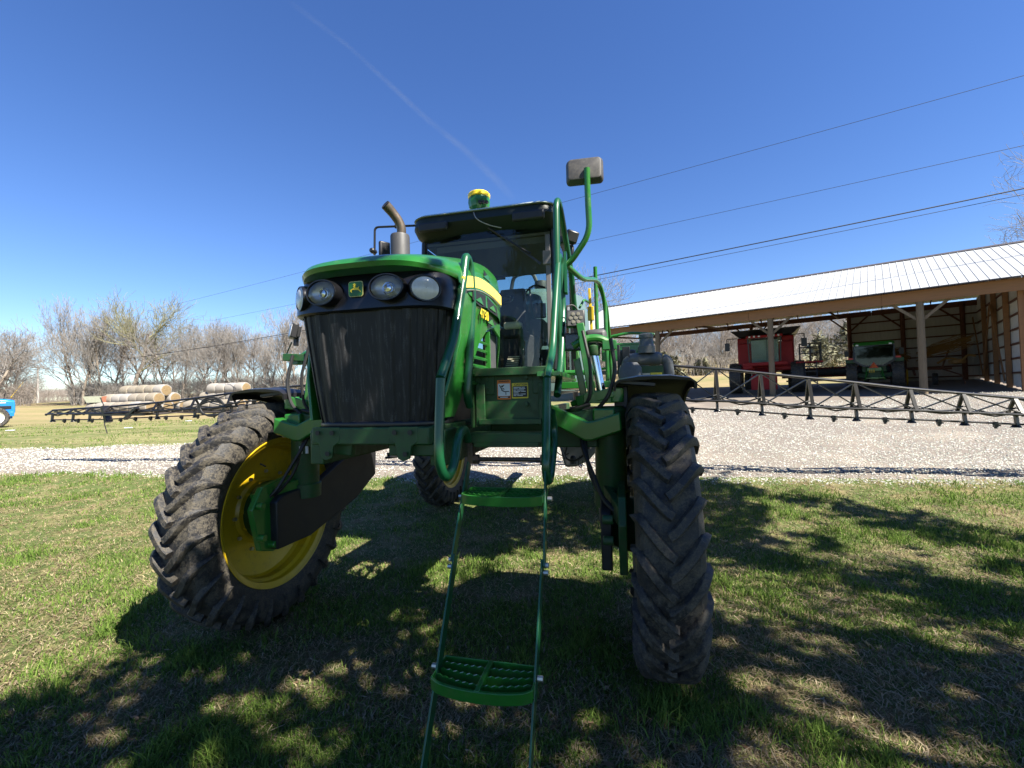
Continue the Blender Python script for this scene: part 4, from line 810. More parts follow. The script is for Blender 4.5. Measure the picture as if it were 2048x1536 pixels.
b = MB(); b.lathe([(.03, -.05), (.03, .05)], c=(1.0, 1.97, 1.3), n=10); b.lathe([(.018, -.09), (.018, .09)], c=(1.0, 1.97, 1.3), n=10); b.build('drain_valve', DGREY, SP)
b = MB(); b.box((.78, 1.4, 1.52), (.62, .5, .22)); b.bar((.62, 1.9, 1.42), (.72, 1.9, 1.1), .06, .02); b.build('underbody_tray', BLACK, SP, .01)
b = MB(); b.box((0, -.35, 1.95), (.66, 1.1, .5)); b.build('engine_block', INK, SP)

# ---- booms: centre frame and two wings
b = MB()
for z in (1.55, 2.25): b.bar((-1.5, 5.8, z), (1.5, 5.8, z), .08, .08)
for x in (-1.5, -.5, .5, 1.5): b.bar((x, 5.8, 1.5), (x, 5.8, 2.3), .07, .07)
b.build('boom_centre_frame', BOOM, SP)
def zlerp(tab, x): return float(np.interp(x, [t[0] for t in tab], [t[1] for t in tab]))
def wing(s, top, bot, posts, xe, name='boom_wing', nz=.78, y=5.8):
    W_ = bpy.data.objects.new(name, None); COL.objects.link(W_); W_.parent = SP
    P = lambda x, z, dy=0: (s * x, y + dy, z)
    xs = [t[0] for t in top]
    b = MB(); b.tube([P(x, zlerp(top, x)) for x in np.linspace(xs[0], xe, 14)], .026, 8); b.build('top_rail', BOOM, W_)
    for dy, dz in ((-.16, 0), (.16, 0)):
        b = MB(); b.tube([P(x, zlerp(bot, x) + dz, dy) for x in np.linspace(xs[0], xe, 14)], .022, 8); b.build('bottom_rail', BOOM, W_)
    b = MB(); b.tube([P(x, zlerp(bot, x) - .16, -.02) for x in np.linspace(xs[0] + .2, xe, 14)], .016, 8); b.build('spray_line', BOOM, W_)
    for i, x in enumerate(posts):
        zt, zb = zlerp(top, x), zlerp(bot, x); b = MB()
        b.bar(P(x, zt), P(x, zb - .03, -.16), .05, .03); b.bar(P(x, zt), P(x, zb, .16), .05, .03); b.bar(P(x, zb, -.16), P(x, zb, .16), .05, .02); b.bar(P(x, zb), P(x, zb - .20, -.02), .05, .04); b.lathe([(.07, -.02), (.03, .05)], c=P(x, zb - .20), ax=(0, 0, 1), n=8); b.build('boom_post', BOOM, W_)
        if i:
            x0 = posts[i - 1]; z0t, z0b = zlerp(top, x0), zlerp(bot, x0); b = MB(); b.bar(P(x0, z0t), P(x, zb, -.16), .02, .02); b.bar(P(x0, z0b, -.16), P(x, zt), .02, .02); b.build('brace', BOOM, W_)
    x = xs[0] + .4
    while x < xe:
        z = zlerp(bot, x) - .16; b = MB(); b.box(P(x, z - .02, -.02), (.05, .05, .09)); b.bar(P(x - .05, z - .01, -.04), P(x + .05, z - .04, -.04), .025, .025); b.lathe([(.022, -.09), (.022, -.05)], c=P(x, z, -.02), n=8); b.build('nozzle', BLACK, W_)
        x += nz
    for j in range(2):
        b = MB(); pts = []
        for i, x in enumerate(posts[:-1]):
            x1 = posts[i + 1]
            for t in (0, .25, .5, .75): xx = x + (x1 - x) * t; pts.append(P(xx, zlerp(bot, xx) + .06 + .05 * j - .10 * math.sin(t * PI) + rnd.uniform(-.01, .01), -.12 + .1 * j))
        b.tube(pts, .015, 6); b.build('boom_hose', RUBBER_P, W_)
    return W_
rt = [(1.5, 2.42), (3.1, 2.26), (3.88, 2.14), (4.67, 2.02), (5.4, 1.92), (6.2, 1.785), (6.95, 1.69), (7.65, 1.59), (9.0, 1.42), (13.7, 1.22)]
rb = [(1.5, 1.72), (3.1, 1.66), (3.88, 1.58), (4.67, 1.50), (5.4, 1.46), (6.2, 1.42), (6.95, 1.37), (7.65, 1.33), (9, 1.22), (13.7, 1.05)]
wing(1, rt, rb, [2.35, 3.12, 3.88, 4.66, 5.38, 6.2, 6.95, 7.65, 8.4, 9.3, 10.3, 11.4, 12.6, 13.6], 13.6)
lt = [(1.5, 2.42), (6.5, 2.17), (7.4, 2.12), (9.4, 1.945), (10.2, 1.895), (11.84, 1.82), (13.87, 1.76)]
lb = [(1.5, 1.78), (6.5, 1.80), (8.4, 1.73), (9.4, 1.70), (10.2, 1.69), (11.84, 1.65), (13.87, 1.66)]
LW = wing(-1, lt, lb, [2.4, 3.5, 4.6, 5.7, 6.9, 7.9, 9.0, 10.2, 11.8, 12.5, 13.1, 13.87], 13.87, nz=.5)
b = MB()
for k in range(3): b.tube([(-8.3 + .42 * math.cos(a) * (1 - .08 * k), 5.62, 1.72 + (.17 + .03 * k) * math.sin(a) + .02 * k) for a in np.linspace(.4, 2 * PI - .2, 18)], .022, 8)
b.tube([(-7.9, 5.6, 1.8), (-7.4, 5.6, 1.86), (-6.6, 5.6, 1.9), (-6.1, 5.6, 2.0)], .02, 8, .2); b.build('hose_loop', RUBBER_P, LW)
b = MB()
for x in (-7.1, -6.85, -6.6): b.bar((x, 5.7, 2.12), (x - .08, 5.7, 1.66), .09, .05)
b.bar((-7.2, 5.72, 1.78), (-6.2, 5.72, 1.98), .07, .05); b.build('boom_fold_link', BOOM, LW)
b = MB(); b.bar((-10.6, 5.6, 1.78), (-11.0, 5.6, 1.5), .10, .06); b.bar((-11.85, 5.7, 1.84), (-11.7, 5.7, 1.42), .16, .08); b.bar((-10.4, 5.6, 1.60), (-12.2, 5.6, 1.62), .08, .05); b.build('boom_fold_link', BOOM, LW)

# ================================================================== POLE BARN
BX, BY, BR = 13.85, 23.93, -.685
BARN = thing('pole_barn', 'long open-fronted pole barn with white metal roof and brown timber beams', 'barn', (BX, BY, 0), BR)
_c, _s = math.cos(BR), math.sin(BR)
def bw(x, y): return (BX + x * _c - y * _s, BY + x * _s + y * _c)
def bz(x, y): X_, Y_ = bw(x, y); return tz(X_, Y_)
XL, XR, DEP, YR = -12.2, 9.6, 11.9, 6.0
ZF, ZR, ZB = 6.20, 8.78, 7.16           # front eave, ridge, rear eave
def roof_sheet(y0, z0, y1, z1, name):
    b = MB(); L = math.hypot(y1 - y0, z1 - z0); w_ = .915; prof = []
    for k in range(3):
        x = k * .305; prof += [(x, 0), (x + .245, 0), (x + .260, .020), (x + .284, .020)]
    prof.append((.915, 0)); lo = [(x, y0, z0 + h) for x, h in prof]; hi = [(x, y1, z1 + h) for x, h in prof]; lo2 = [(x, y0, z0 + h - .012) for x, h in prof]; hi2 = [(x, y1, z1 + h - .012) for x, h in prof]
    b.loft([lo, hi], closed=False); b.loft([hi2, lo2], closed=False, mi=1); b.loft([lo2, lo], closed=False)
    return b.mesh(name, [ROOFM, ROOFU], 20)
mF = roof_sheet(-.45, ZF - .12, YR, ZR, 'roof_sheet'); mB = roof_sheet(YR, ZR, DEP + .4, ZB - .05, 'roof_sheet')
x = XL - .4
while x < XR + .4:
    put('roof_sheet', mF, BARN, (x, 0, rnd.uniform(-.004, .004))); put('roof_sheet', mB, BARN, (x, 0, 0)); x += .915
b = MB(); b.prism([(-.16, -.05), (0, .05), (.16, -.05), (.16, -.02), (0, .08), (-.16, -.02)], (XL - .4, YR, ZR), (0, 1, 0), (0, 0, 1), XR - XL + 1.0); b.build('ridge_cap', DARKM, BARN)
b = MB(); b.bar((XL - .4, -.47, ZF - .115), (XR + .5, -.47, ZF - .115), .05, .05); b.build('eave_trim', DARKM, BARN)
for k in range(4): b = MB(); xa = XL + k * 5.6; b.box(((xa + xa + 5.6) / 2, -.13, ZF - .385), (5.59, .06, .50 + .004 * k)); b.build('front_beam', BEAM, BARN, .004)
b = MB(); b.bar((XL, .16, ZF - .42), (XR, .16, ZF - .42), .06, .28); b.build('inner_beam', BEAMR, BARN)
for k in range(4): b = MB(); b.bar((XL + k * 5.45, DEP - .1, ZB - .40), (XL + (k + 1) * 5.44, DEP - .1, ZB - .40), .08, .34); b.build('rear_beam', BEAMR, BARN)
# rafters and purlins under the roof
for k in range(10):
    x = XL + .1 + k * 2.4; b = MB(); b.bar((x, 0, ZF - .22), (x, YR, ZR - .18), .05, .16); b.bar((x, YR, ZR - .18), (x, DEP, ZB - .16), .05, .16); b.bar((x, .1, ZF - .30), (x, DEP, ZB - .5), .05, .14) if k % 3 == 0 else None; b.build('rafter', BEAMR, BARN)
# posts
for x in (-12.2, -6.15, 0, 5.93):
    g = bz(x, 0) - .1; b = MB(); b.tube([(x, 0, g), (x, 0, ZF - .14)], [.15, .135], 14); p = b.build('post', WOOD, BARN)
    for s in (-1, 1):
        b = MB(); b.bar((x + s * .08, .05, ZF - 1.45), (x + s * 1.15, .05, ZF - .45), .05, .12); b.build('knee_brace', WOOD, p)
    b = MB(); b.bar((x, .1, ZF - 1.5), (x, 1.3, ZF - .1), .05, .1); b.build('knee_brace', BEAMR, p)
for x in (-12.2, -9.2, -3.2, 2.9, 5.7, 8.5):
    if x in (-9.2,): continue
    g = bz(x, DEP) - .1; b = MB(); b.tube([(x, DEP - .16, g), (x, DEP - .16, ZB - .3)], [.13, .12], 10); p = b.build('post', BEAMR, BARN)
    if x < 3:
        for s in (-1, 1): b = MB(); b.bar((x + s * .08, DEP - .16, ZB - 1.5), (x + s * 1.1, DEP - .16, ZB - .5), .05, .1); b.build('knee_brace', BEAMR, p)
    else:
        b = MB(); b.bar((x - .08, DEP - .2, ZB - 1.5), (x - 1.1, DEP - .2, ZB - .5), .05, .1); b.build('knee_brace', BEAMR, p)
XE = 9.15                                # inner face of the end wall
for y in (.3, 3.2, 6.0, 8.8):
    g = bz(XE, y) - .1; zt = (ZF + (ZR - ZF) * y / YR if y < YR else ZR - (ZR - ZB) * (y - YR) / (DEP - YR)) - .2
    b = MB(); b.bar((XE - .12, y, g), (XE - .12, y, zt), .18, .18); b.build('post', BEAM, BARN)
for (ya, yb) in ((11.4, 8.9), (6.1, 8.7), (5.9, 3.3)):
    b = MB(); b.bar((XE - .25, ya, ZF - .4), (XE - .25, yb, bz(XE, yb) + .35), .05, .14); b.build('diagonal_brace', BEAM, BARN)
# back wall sheets with girts, end wall sheets with girts
def wall_sheet(h):
    b = MB(); prof = []
    for k in range(4): x = k * .23; prof += [(x, 0), (x + .18, 0), (x + .19, .022), (x + .22, .022)]
    prof.append((.92, 0)); b.loft([[(x, -d, 0) for x, d in prof], [(x, -d, h) for x, d in prof]], closed=False); b.loft([[(x, -d + .01, h) for x, d in prof], [(x, -d + .01, 0) for x, d in prof]], closed=False); return b.mesh('wall_sheet', WALLM, 15)
WS = wall_sheet(1.0); x = 2.95
while x < XE - .3:
    g = bz(x, DEP); put('wall_sheet', WS, BARN, (x, DEP, g - .02), scale=(1, 1, ZB - .3 - g)); x += .92
y = .1
while y < DEP - .2:
    g = bz(XE, y); ym = y + .46; zt = (ZF + (ZR - ZF) * ym / YR if ym < YR else ZR - (ZR - ZB) * (ym - YR) / (DEP - YR)) - .25
    o = put('wall_sheet', WS, BARN, (XE + .02, y + .92, g + .12), rot=(0, 0, -PI / 2), scale=(1, 1, zt - g - .1)); y += .92
g0 = bz(6, DEP)
for k in range(8):
    z = g0 + .25 + k * .64
    if z > ZB - .4: break
    for xa, xb in ((2.9, 5.6), (5.75, 9.1)): b = MB(); b.bar((xa, DEP - .06, z), (xb, DEP - .06, z), .05, .085); b.build('girt', BEAMR, BARN)
    for ya, yb in ((.2, 5.9), (6.1, 11.8)): b = MB(); b.bar((XE - .03, ya, z - .05), (XE - .03, yb, z), .05, .085); b.build('girt', BEAMR, BARN)
# shed floor: packed dirt in plan polygon under the roof
P = [bw(x, y) for y in np.linspace(-1.2, DEP + .2, 26) for x in np.linspace(XL, XR, 40)]
PA = np.array(P); Zs = terr(PA[:, 0], PA[:, 1]) + .035; i2 = (np.arange(25)[:, None] * 40 + np.arange(39)[None, :]).ravel()
o = fast_mesh('shed_floor', np.column_stack([PA, Zs]), np.stack([i2, i2 + 1, i2 + 41, i2 + 40], 1), DIRT, smooth=True); tag(o, kind='structure')

# ------------------------------------------------------------------ simple tyre for distant machines
def small_tyre(R, W, rimr, lugs=18):
    b = MB(); b.lathe([(rimr, -W * .4), (rimr + .03, -W * .48), (R * .9, -W * .52), (R * .97, -W * .44), (R * .975, 0), (R * .97, W * .44), (R * .9, W * .52), (rimr + .03, W * .48), (rimr, W * .4)], ax=(1, 0, 0), n=36)
    for k in range(lugs):
        for s in (-1, 1):
            a = 2 * PI * (k + (.5 if s > 0 else 0)) / lugs; pa = np.array((0, math.sin(a), math.cos(a))) * R * .975; a2 = a - .22; pb = np.array((s * W * .5, math.sin(a2) * R * .955, math.cos(a2) * R * .955)); b.bar(pa, pb, .06, .06, up=pa)
    return b.mesh('tyre', RUBBER, 40)
def rim_simple(R, W, mat):
    b = MB(); b.lathe([(R, -W * .4), (R * .96, -W * .38), (R * .9, -W * .2), (R * .6, -W * .12), (R * .3, -W * .15), (R * .28, -W * .3), (0, -W * .3)], ax=(1, 0, 0), n=28); b.lathe([(0, W * .3), (R * .28, W * .3), (R * .3, W * .15), (R * .6, W * .12), (R * .9, W * .2), (R * .96, W * .38), (R, W * .4)], ax=(1, 0, 0), n=28)
    return b.mesh('rim', mat, 30)
def add_wheel(root, x, y, z, ty, rm, yaw=0):
    e = bpy.data.objects.new('wheel', None); COL.objects.link(e); e.parent = root; e.location = (x, y, z); e.rotation_euler = (0, 0, yaw); put('tyre', ty, e); put('rim', rm, e); return e
# ------------------------------------------------------------------ combine (faces the yard)
cx, cy = bw(-.95, 4.0)
CB = thing('combine_harvester', 'red combine harvester parked in the barn with black grain tank sides raised', 'combine', (cx, cy, bz(-.95, 4.0)), BR + .12)
b = MB(); b.box((0, 1.6, 2.2), (2.9, 4.6, 1.7)); b.box((0, .4, 1.45), (2.9, 2.6, .25)); b.build('body', RED, CB, .05)
for s in (-1, 1): b = MB(); b.box((s * 1.18, .1, 2.65), (.62, 1.3, 1.5)); b.build('side_cover', RED, CB, .06)
b = MB(); b.loft([[(-1.4, -.3, 3.45), (1.4, -.3, 3.45), (1.4, 3.2, 3.45), (-1.4, 3.2, 3.45)], [(-1.85, -.55, 3.85), (1.85, -.55, 3.85), (1.7, 3.6, 3.9), (-1.7, 3.6, 3.9)]]); b.bar((-1.85, -.55, 3.85), (1.85, -.55, 3.85), .05, .05); b.build('grain_tank', BLACK, CB)
b = MB(); b.box((0, -.55, 3.36), (1.9, 1.6, .16)); cr = b.build('cab_roof', RED, CB, .05)
for x in (-.75, -.5, .5, .75, -.25, .25): q = MB(); q.lathe([(0, .03), (.06, .02), (.06, 0)], c=(x, -1.36, 3.37), ax=(0, -1, 0), n=10); q.build('lamp', FROST, cr)
b = MB(); b.loft([[(-.72, -1.2, 1.85), (.72, -1.2, 1.85), (.8, -1.3, 3.28), (-.8, -1.3, 3.28)]]*1 + [[(-.72, -1.21, 1.85), (.72, -1.21, 1.85), (.8, -1.31, 3.28), (-.8, -1.31, 3.28)]], caps=True); b.build('windscreen', GLASS, CB)
b = MB(); b.box((0, -.9, 2.5), (1.4, .02, 1.35)); b.build('cab_interior', paint('pale_cab_interior', (.42, .43, .38), .8), CB)
b = MB(); b.bar((.12, -1.33, 1.9), (.14, -1.36, 3.2), .03, .03); b.bar((-.8, -1.25, 1.85), (-.85, -1.33, 3.3), .07, .07); b.bar((.8, -1.25, 1.85), (.85, -1.33, 3.3), .07, .07); b.build('cab_frame', BLACK, CB)
b = MB(); b.box((0, -1.3, 1.72), (2.3, .3, .2)); b.box((-.9, -1.32, 1.55), (.5, .2, .2)); b.build('cab_platform', RED, CB, .03)
b = MB(); b.loft([[(-.55, -1.0, 1.5), (.55, -1.0, 1.5), (.55, -1.0, .7), (-.55, -1.0, .7)], [(-.6, -2.6, .95), (.6, -2.6, .95), (.6, -2.6, .25), (-.6, -2.6, .25)]], caps=True); b.box((0, -2.65, .6), (1.3, .1, .8)); b.build('feeder_house', RED, CB, .02)
tf = small_tyre(.95, .65, .45); rf = rim_simple(.45, .6, paint('grey_rim', (.35, .34, .3), .5))
for s in (-1, 1): add_wheel(CB, s * 1.62, -.35, .93, tf, rf); add_wheel(CB, s * 1.3, 3.9, .7, small_tyre(.7, .4, .35, 14), rf)
b = MB()
for x in (1.75, 2.25, 2.75): b.tube([(x, -1.0, 1.75), (x, -1.0, 2.75)], .04, 6)
for z in (2.2, 2.55, 2.75): b.tube([(1.7, -1.0, z), (2.8, -1.0, z)], .035, 6)
for y in (-1.0, .4): b.tube([(2.75, y, 1.75), (2.75, y, 2.8)], .022, 6)
b.tube([(2.75, -1, 2.78), (2.75, .4, 2.78)], .02, 6); b.build('railing', BLACK, CB)
b = MB(); b.box((2.2, -.3, 1.72), (1.3, 1.5, .08)); b.build('side_deck', RED, CB)
b = MB()
for k in range(5): b.box((2.25, -1.25 - .06 * k, 1.45 - .28 * k), (.55, .2, .04))
b.bar((1.97, -1.1, 1.7), (1.97, -1.55, .25), .04, .12); b.bar((2.53, -1.1, 1.7), (2.53, -1.55, .25), .04, .12); b.build('access_ladder', BLACK, CB)
for s in (-1, 1):
    b = MB(); b.tube([(s * 1.3, -1.0, 3.35), (s * 2.0, -1.25, 3.35), (s * 2.0, -1.25, 3.0)], .025, 6, .05); b.box((s * 1.98, -1.27, 2.85), (.28, .06, .48)); b.build('mirror', BLACK, CB)
# grain header on its trailer, right of the combine
hx, hy = bw(2.2, 7.2)
GH = thing('grain_header', 'long red grain header on its trailer between the combine and the green tractor', 'header', (hx, hy, bz(2.2, 7.2)), BR)
b = MB(); b.box((0, 0, 1.15), (5.6, .5, .28)); b.box((0, .1, .75), (5.6, .4, .12)); b.build('header_frame', RED, GH, .03)
b = MB(); b.tube([(-2.7, -.3, 1.0), (2.7, -.3, 1.0)], .22, 10); b.build('reel', DGREY, GH)
for x in (-2.6, -1.3, 0, 1.3, 2.6): b = MB(); b.lathe([(.0, -.05), (.32, -.04), (.32, .04), (0, .05)], c=(x, -.3, 1.0), ax=(1, 0, 0), n=12); b.build('reel_disc', DGREY, GH)
ts_ = small_tyre(.35, .2, .18, 10); rs_ = rim_simple(.18, .2, RED)
for x in (-1.6, 1.6): add_wheel(GH, x, .6, .35, ts_, rs_); 
b = MB(); b.bar((-2.6, .3, .5), (2.6, .3, .5), .1, .1); b.bar((-1.6, .3, .5), (-1.6, .3, 1.0), .08, .08); b.bar((1.6, .3, .5), (1.6, .3, 1.0), .08, .08); b.build('trailer_frame', BLACK, GH)
# red tillage tool left of the combine
dx_, dy_ = bw(-6.6, 1.6)
DH = thing('disc_harrow', 'small red tillage tool with dark discs near the left barn post', 'harrow', (dx_, dy_, bz(-6.6, 1.6)), BR + .3)
b = MB(); b.box((0, 0, 1.05), (1.9, .12, .55)); b.bar((-.9, -.4, .6), (.9, -.4, .6), .12, .12); b.bar((-.9, .8, .6), (.9, .8, .6), .12, .12); b.bar((-.6, -.4, .6), (-.6, .8, .6), .1, .1); b.bar((.6, -.4, .6), (.6, .8, .6), .1, .1); b.bar((0, 0, .6), (0, 0, 1.0), .1, .1); b.build('frame', RED, DH, .01)
for k in range(8):
    for y in (-.4, .8): b = MB(); b.lathe([(0, -.02), (.16, 0), (.28, .05)], c=(-.85 + k * .24, y, .28), ax=(1, .3, 0), n=14); b.build('disc', STEEL, DH)
b = MB(); b.box((.5, -.02, 1.12), (.4, .2, .3)); b.tube([(.3, -.1, 1.2), (.8, -.3, 1.3), (1.1, -.3, .9)], .03, 6, .1); b.build('hose_bundle', RUBBER_P, DH)

# ------------------------------------------------------------------ green tractor seen from behind
tx, ty_ = bw(4.2, 4.6)
TR = thing('farm_tractor', 'green tractor with enclosed cab seen from behind, orange triangle on its back', 'tractor', (tx, ty_, bz(4.2, 4.6)), BR + .02)
tt = small_tyre(.82, .5, .45, 20); tr_ = rim_simple(.46, .5, YELLOW)
for s in (-1, 1): add_wheel(TR, s * .98, 0, .82, tt, tr_)
t2 = small_tyre(.55, .36, .3, 16); r2_ = rim_simple(.3, .36, YELLOW)
for s in (-1, 1): add_wheel(TR, s * 1.1, 2.5, .55, t2, r2_)
q = MB(); q.lathe([(0, -.02), (.42, -.02), (.46, .02)], c=(1.38, .55, .62), ax=(1, 0, 0), n=24); q.build('wheel_disc', YELLOW, TR)
b = MB(); b.loft([rr_ring(2.42, -.86, .86, -.62, 1.15, .12), rr_ring(2.50, -.90, .90, -.68, 1.2, .14), rr_ring(2.60, -.84, .84, -.6, 1.1, .14)], caps=True); b.build('cab_roof', GREEN, TR)
b = MB()
for s in (-1, 1): b.bar((s * .82, -.55, 2.42), (s * .86, -.6, 1.55), .07, .09); MB().bar((s * .8, 1.05, 2.42), (s * .8, 1.0, 1.3), .06, .06).build('cab_post', BLACK, TR); b.bar((s * .86, -.6, 1.58), (s * .40, -.66, 1.28), .07, .1)
b.bar((-.42, -.66, 1.28), (.42, -.66, 1.28), .07, .08); b.bar((-.85, -.56, 2.40), (.85, -.56, 2.40), .06, .07); b.build('cab_frame', BLACK, TR)
b = MB(); b.prism([(-.82, 2.38), (-.84, 1.6), (-.40, 1.32), (.40, 1.32), (.84, 1.6), (.82, 2.38)], (0, -.6, 0), (1, 0, 0), (0, 0, 1), .008); b.build('rear_window', GLASSD, TR)
b = MB(); b.box((0, 1.05, 1.9), (1.5, .01, .9)); b.build('windscreen', GLASS, TR)
b = MB(); b.box((0, .15, 1.5), (.5, .12, .6)); b.box((0, .3, 1.25), (.5, .5, .15)); b.build('seat', SEAT, TR, .03)
for s in (-1, 1):
    b = MB(); b.box((s * .98, -.05, 1.68), (.52, .9, .05)); b.box((s * .98, -.52, 1.58), (.52, .05, .2)); fd = b.build('rear_fender', GREEN_D, TR, .02); q = MB(); q.box((s * .95, -.56, 1.72), (.34, .05, .09)); q.build('tail_lamp', paint('red_lamp', (.5, .03, .02), .3), fd)
    q = MB(); q.box((s * .70, -.70, 2.44), (.12, .05, .08)); q.build('work_lamp', FROST, TR)
    q = MB(); q.bar((s * 1.0, .9, 2.3), (s * 1.25, .95, 2.3), .03, .03); q.box((s * 1.22, .95, 2.1), (.2, .05, .35)); q.build('mirror', BLACK, TR)
b = MB(); b.box((0, .3, .95), (.62, 1.3, .6)); b.bar((-.9, 0, .8), (.9, 0, .8), .25, .25); b.box((.42, -.2, 1.2), (.22, .3, .5)); b.box((-.42, -.2, 1.2), (.22, .3, .5)); b.box((0, 2.3, 1.15), (.7, 2.1, .55)); b.build('chassis', GREEN_D, TR, .03)
b = MB()
for s in (-1, 1): b.bar((s * .28, -.4, .9), (s * .42, -1.05, .55), .06, .08); b.bar((s * .3, -.5, 1.25), (s * .4, -.9, .6), .04, .04)
b.bar((0, -.4, 1.15), (0, -.7, 1.1), .06, .06); b.bar((-.3, -.62, 1.1), (.3, -.62, 1.1), .1, .18); b.box((0, -.62, .62), (.3, .3, .12)); b.bar((-.4, -.95, .62), (.4, -.95, .62), .05, .05); b.build('three_point_hitch', GREEN, TR, .006)
q = MB()
for k in range(6): q.box((-.2 + .09 * (k % 3), -.72, 1.05 - .09 * (k // 3)), (.05, .06, .05))
q.build('hydraulic_outlet', YELLOW, TR)
q = MB(); q.prism([(-.20, 0), (.20, 0), (0, .33)], (-.02, -.82, 1.17), (1, 0, 0), (0, 0, 1), .01); sm = q.build('slow_vehicle_triangle', paint('triangle_rim', (.45, .02, .01), .4), TR); q = MB(); q.prism([(-.15, .03), (.15, .03), (0, .28)], (-.02, -.826, 1.17), (1, 0, 0), (0, 0, 1), .004); q.build('triangle_face', paint('fluorescent_orange', (1.0, .20, .05), .9), sm)
# hay tedder with golden tine arms folded up
hx, hy = bw(5.9, 7.0)
TD = thing('hay_tedder', 'folded hay tedder with golden tine arms raised behind the barn post', 'hay tedder', (hx, hy, bz(5.9, 7.0)), BR)
b = MB(); b.bar((-1.6, 0, 1.0), (1.6, 0, .9), .12, .12); b.bar((0, 0, .95), (0, -1.6, .6), .1, .1); b.bar((1.2, 0, .9), (1.9, -.8, .5), .06, .06); b.bar((1.9, -.8, .5), (2.0, -.8, .05), .05, .05); b.bar((-1.2, 0, 1.0), (-1.5, .1, 1.9), .07, .07); b.bar((1.2, 0, .95), (1.5, .1, 1.9), .07, .07); b.build('frame', BEAMR, TD, .005)
for s, cxx, tilt in ((-1, -1.35, .12), (1, 1.45, -.32)):
    for k in range(56):
        a = rnd.uniform(-1.6, 1.6); d = rnd.uniform(.9, 1.6); x0 = cxx - s * .5 + rnd.uniform(-.2, .2); z0 = 1.95 + rnd.uniform(-.2, .25); b = MB()
        b.tube([(x0 - s * .6, .1 * a, z0 - .25 - .1 * a), (x0, .2 * a, z0 + .1 * a), (x0 + s * d * .6, .3 * a, z0 + .15 + .15 * a - tilt * .2), (x0 + s * d, .3 * a, z0 + .12 * a + (.45 if s > 0 else -.1))], .013, 4); b.build('tine_arm', RUST, TD)
b = MB(); b.tube([(1.0, -.2, 1.2), (1.4, -.2, 1.5), (2.0, -.3, 1.3), (2.2, -.3, 1.6), (2.5, -.3, 1.5)], .06, 6, .2); b.lathe([(0, -.15), (.35, -.1), (.35, .1), (0, .15)], c=(1.8, -.1, 1.25), n=14); b.build('gearbox', RUST, TD)
for x in (-.9, .9): add_wheel(TD, x, -.1, .3, ts_, rs_)

# ------------------------------------------------------------------ round bales
def bale_mesh():
    b = MB(); n = 26; prof = [(.0, -.60), (.25, -.605), (.45, -.60), (.62, -.60), (.71, -.57), (.745, -.50), (.755, -.2), (.76, .1), (.75, .45), (.71, .57), (.60, .60), (.3, .605), (0, .60)]
    b.lathe(prof, ax=(1, 0, 0), n=n)
    b.mi = [1 if (i // n) in (0, 1, 2, 9, 10, 11) else 0 for i in range(len(b.f))]
    for i in range(len(b.v)): x, y, z = b.v[i]; q = 1 + .02 * math.sin(5 * math.atan2(z, y) + 9 * x); q += rnd.uniform(-.025, .025); b.v[i] = (x + rnd.uniform(-.015, .015), y * q, z * q * .97 if z > -.6 else -.66)
    return b.mesh('round_bale', [HAYM, HAYE], 40)
BM = bale_mesh(); BG = 'round hay bales stacked in rows beyond the lawn'
def bale(x, y, z, yaw, label):
    o = bpy.data.objects.new('round_bale', BM); COL.objects.link(o); o.location = (x, y, z); o.rotation_euler = (rnd.uniform(-3, 3), rnd.uniform(-.03, .03), yaw); s_ = rnd.uniform(.88, .95); o.scale = (1, s_, s_); o.rotation_euler = (rnd.choice((0, .06, -.07)), 0, yaw)
    tag(o, label, 'hay bale', BG)
def stack(x0, y0, dx, dy, n3, n2, n1, who):
    L = math.hypot(dx, dy); ux, uy = dx / L, dy / L; vx, vy = -uy, ux; yaw = math.atan2(uy, ux)
    ordn = ('first', 'second', 'third', 'fourth', 'fifth', 'sixth', 'seventh', 'eighth')
    for lev, (rows, cnt) in enumerate(((n3, 7), (n2, 6), (n1, 5))):
        for r in range(rows):
            for k in range(cnt if who == 'left' else cnt - 1):
                off = (r - (rows - 1) / 2) * 1.9; a = .6 + k * 1.24 + .12 * lev
                X_, Y_ = x0 + ux * a + vx * off + rnd.uniform(-.04, .04), y0 + uy * a + vy * off; Z_ = tz(x0, y0) + .78 + lev * .93
                where = ('bottom', 'middle', 'top')[lev]; rw = '' if rows == 1 else (' in the near row', ' in the second row', ' in the far row')[r]
                bale(X_, Y_, Z_, yaw, f'{ordn[k]} bale from the right{rw} of the {where} layer, {who} hay stack')
    # flat wagon under the stack
    w_ = thing('hay_wagon', f'low dark flat wagon carrying the {who} stack of round bales', 'wagon', (x0 + ux * 4, y0 + uy * 4, tz(x0, y0)), yaw)
    b = MB(); b.box((0, 0, .08), (9.0, 3.2, .12)); b.build('deck', DARKM, w_)
    for x in (-3, -2, 2.4, 3.3):
        for s in (-1, 1): add_wheel(w_, x, s * 1.3, .25, WTY, WRM, PI / 2)
WTY = small_tyre(.3, .2, .15, 8); WRM = rim_simple(.15, .2, DARKM)
stack(-38.6, 50.5, -.97, .24, 3, 2, 1, 'left'); stack(-29.6, 50.5, -.97, .24, 2, 1, 1, 'right')
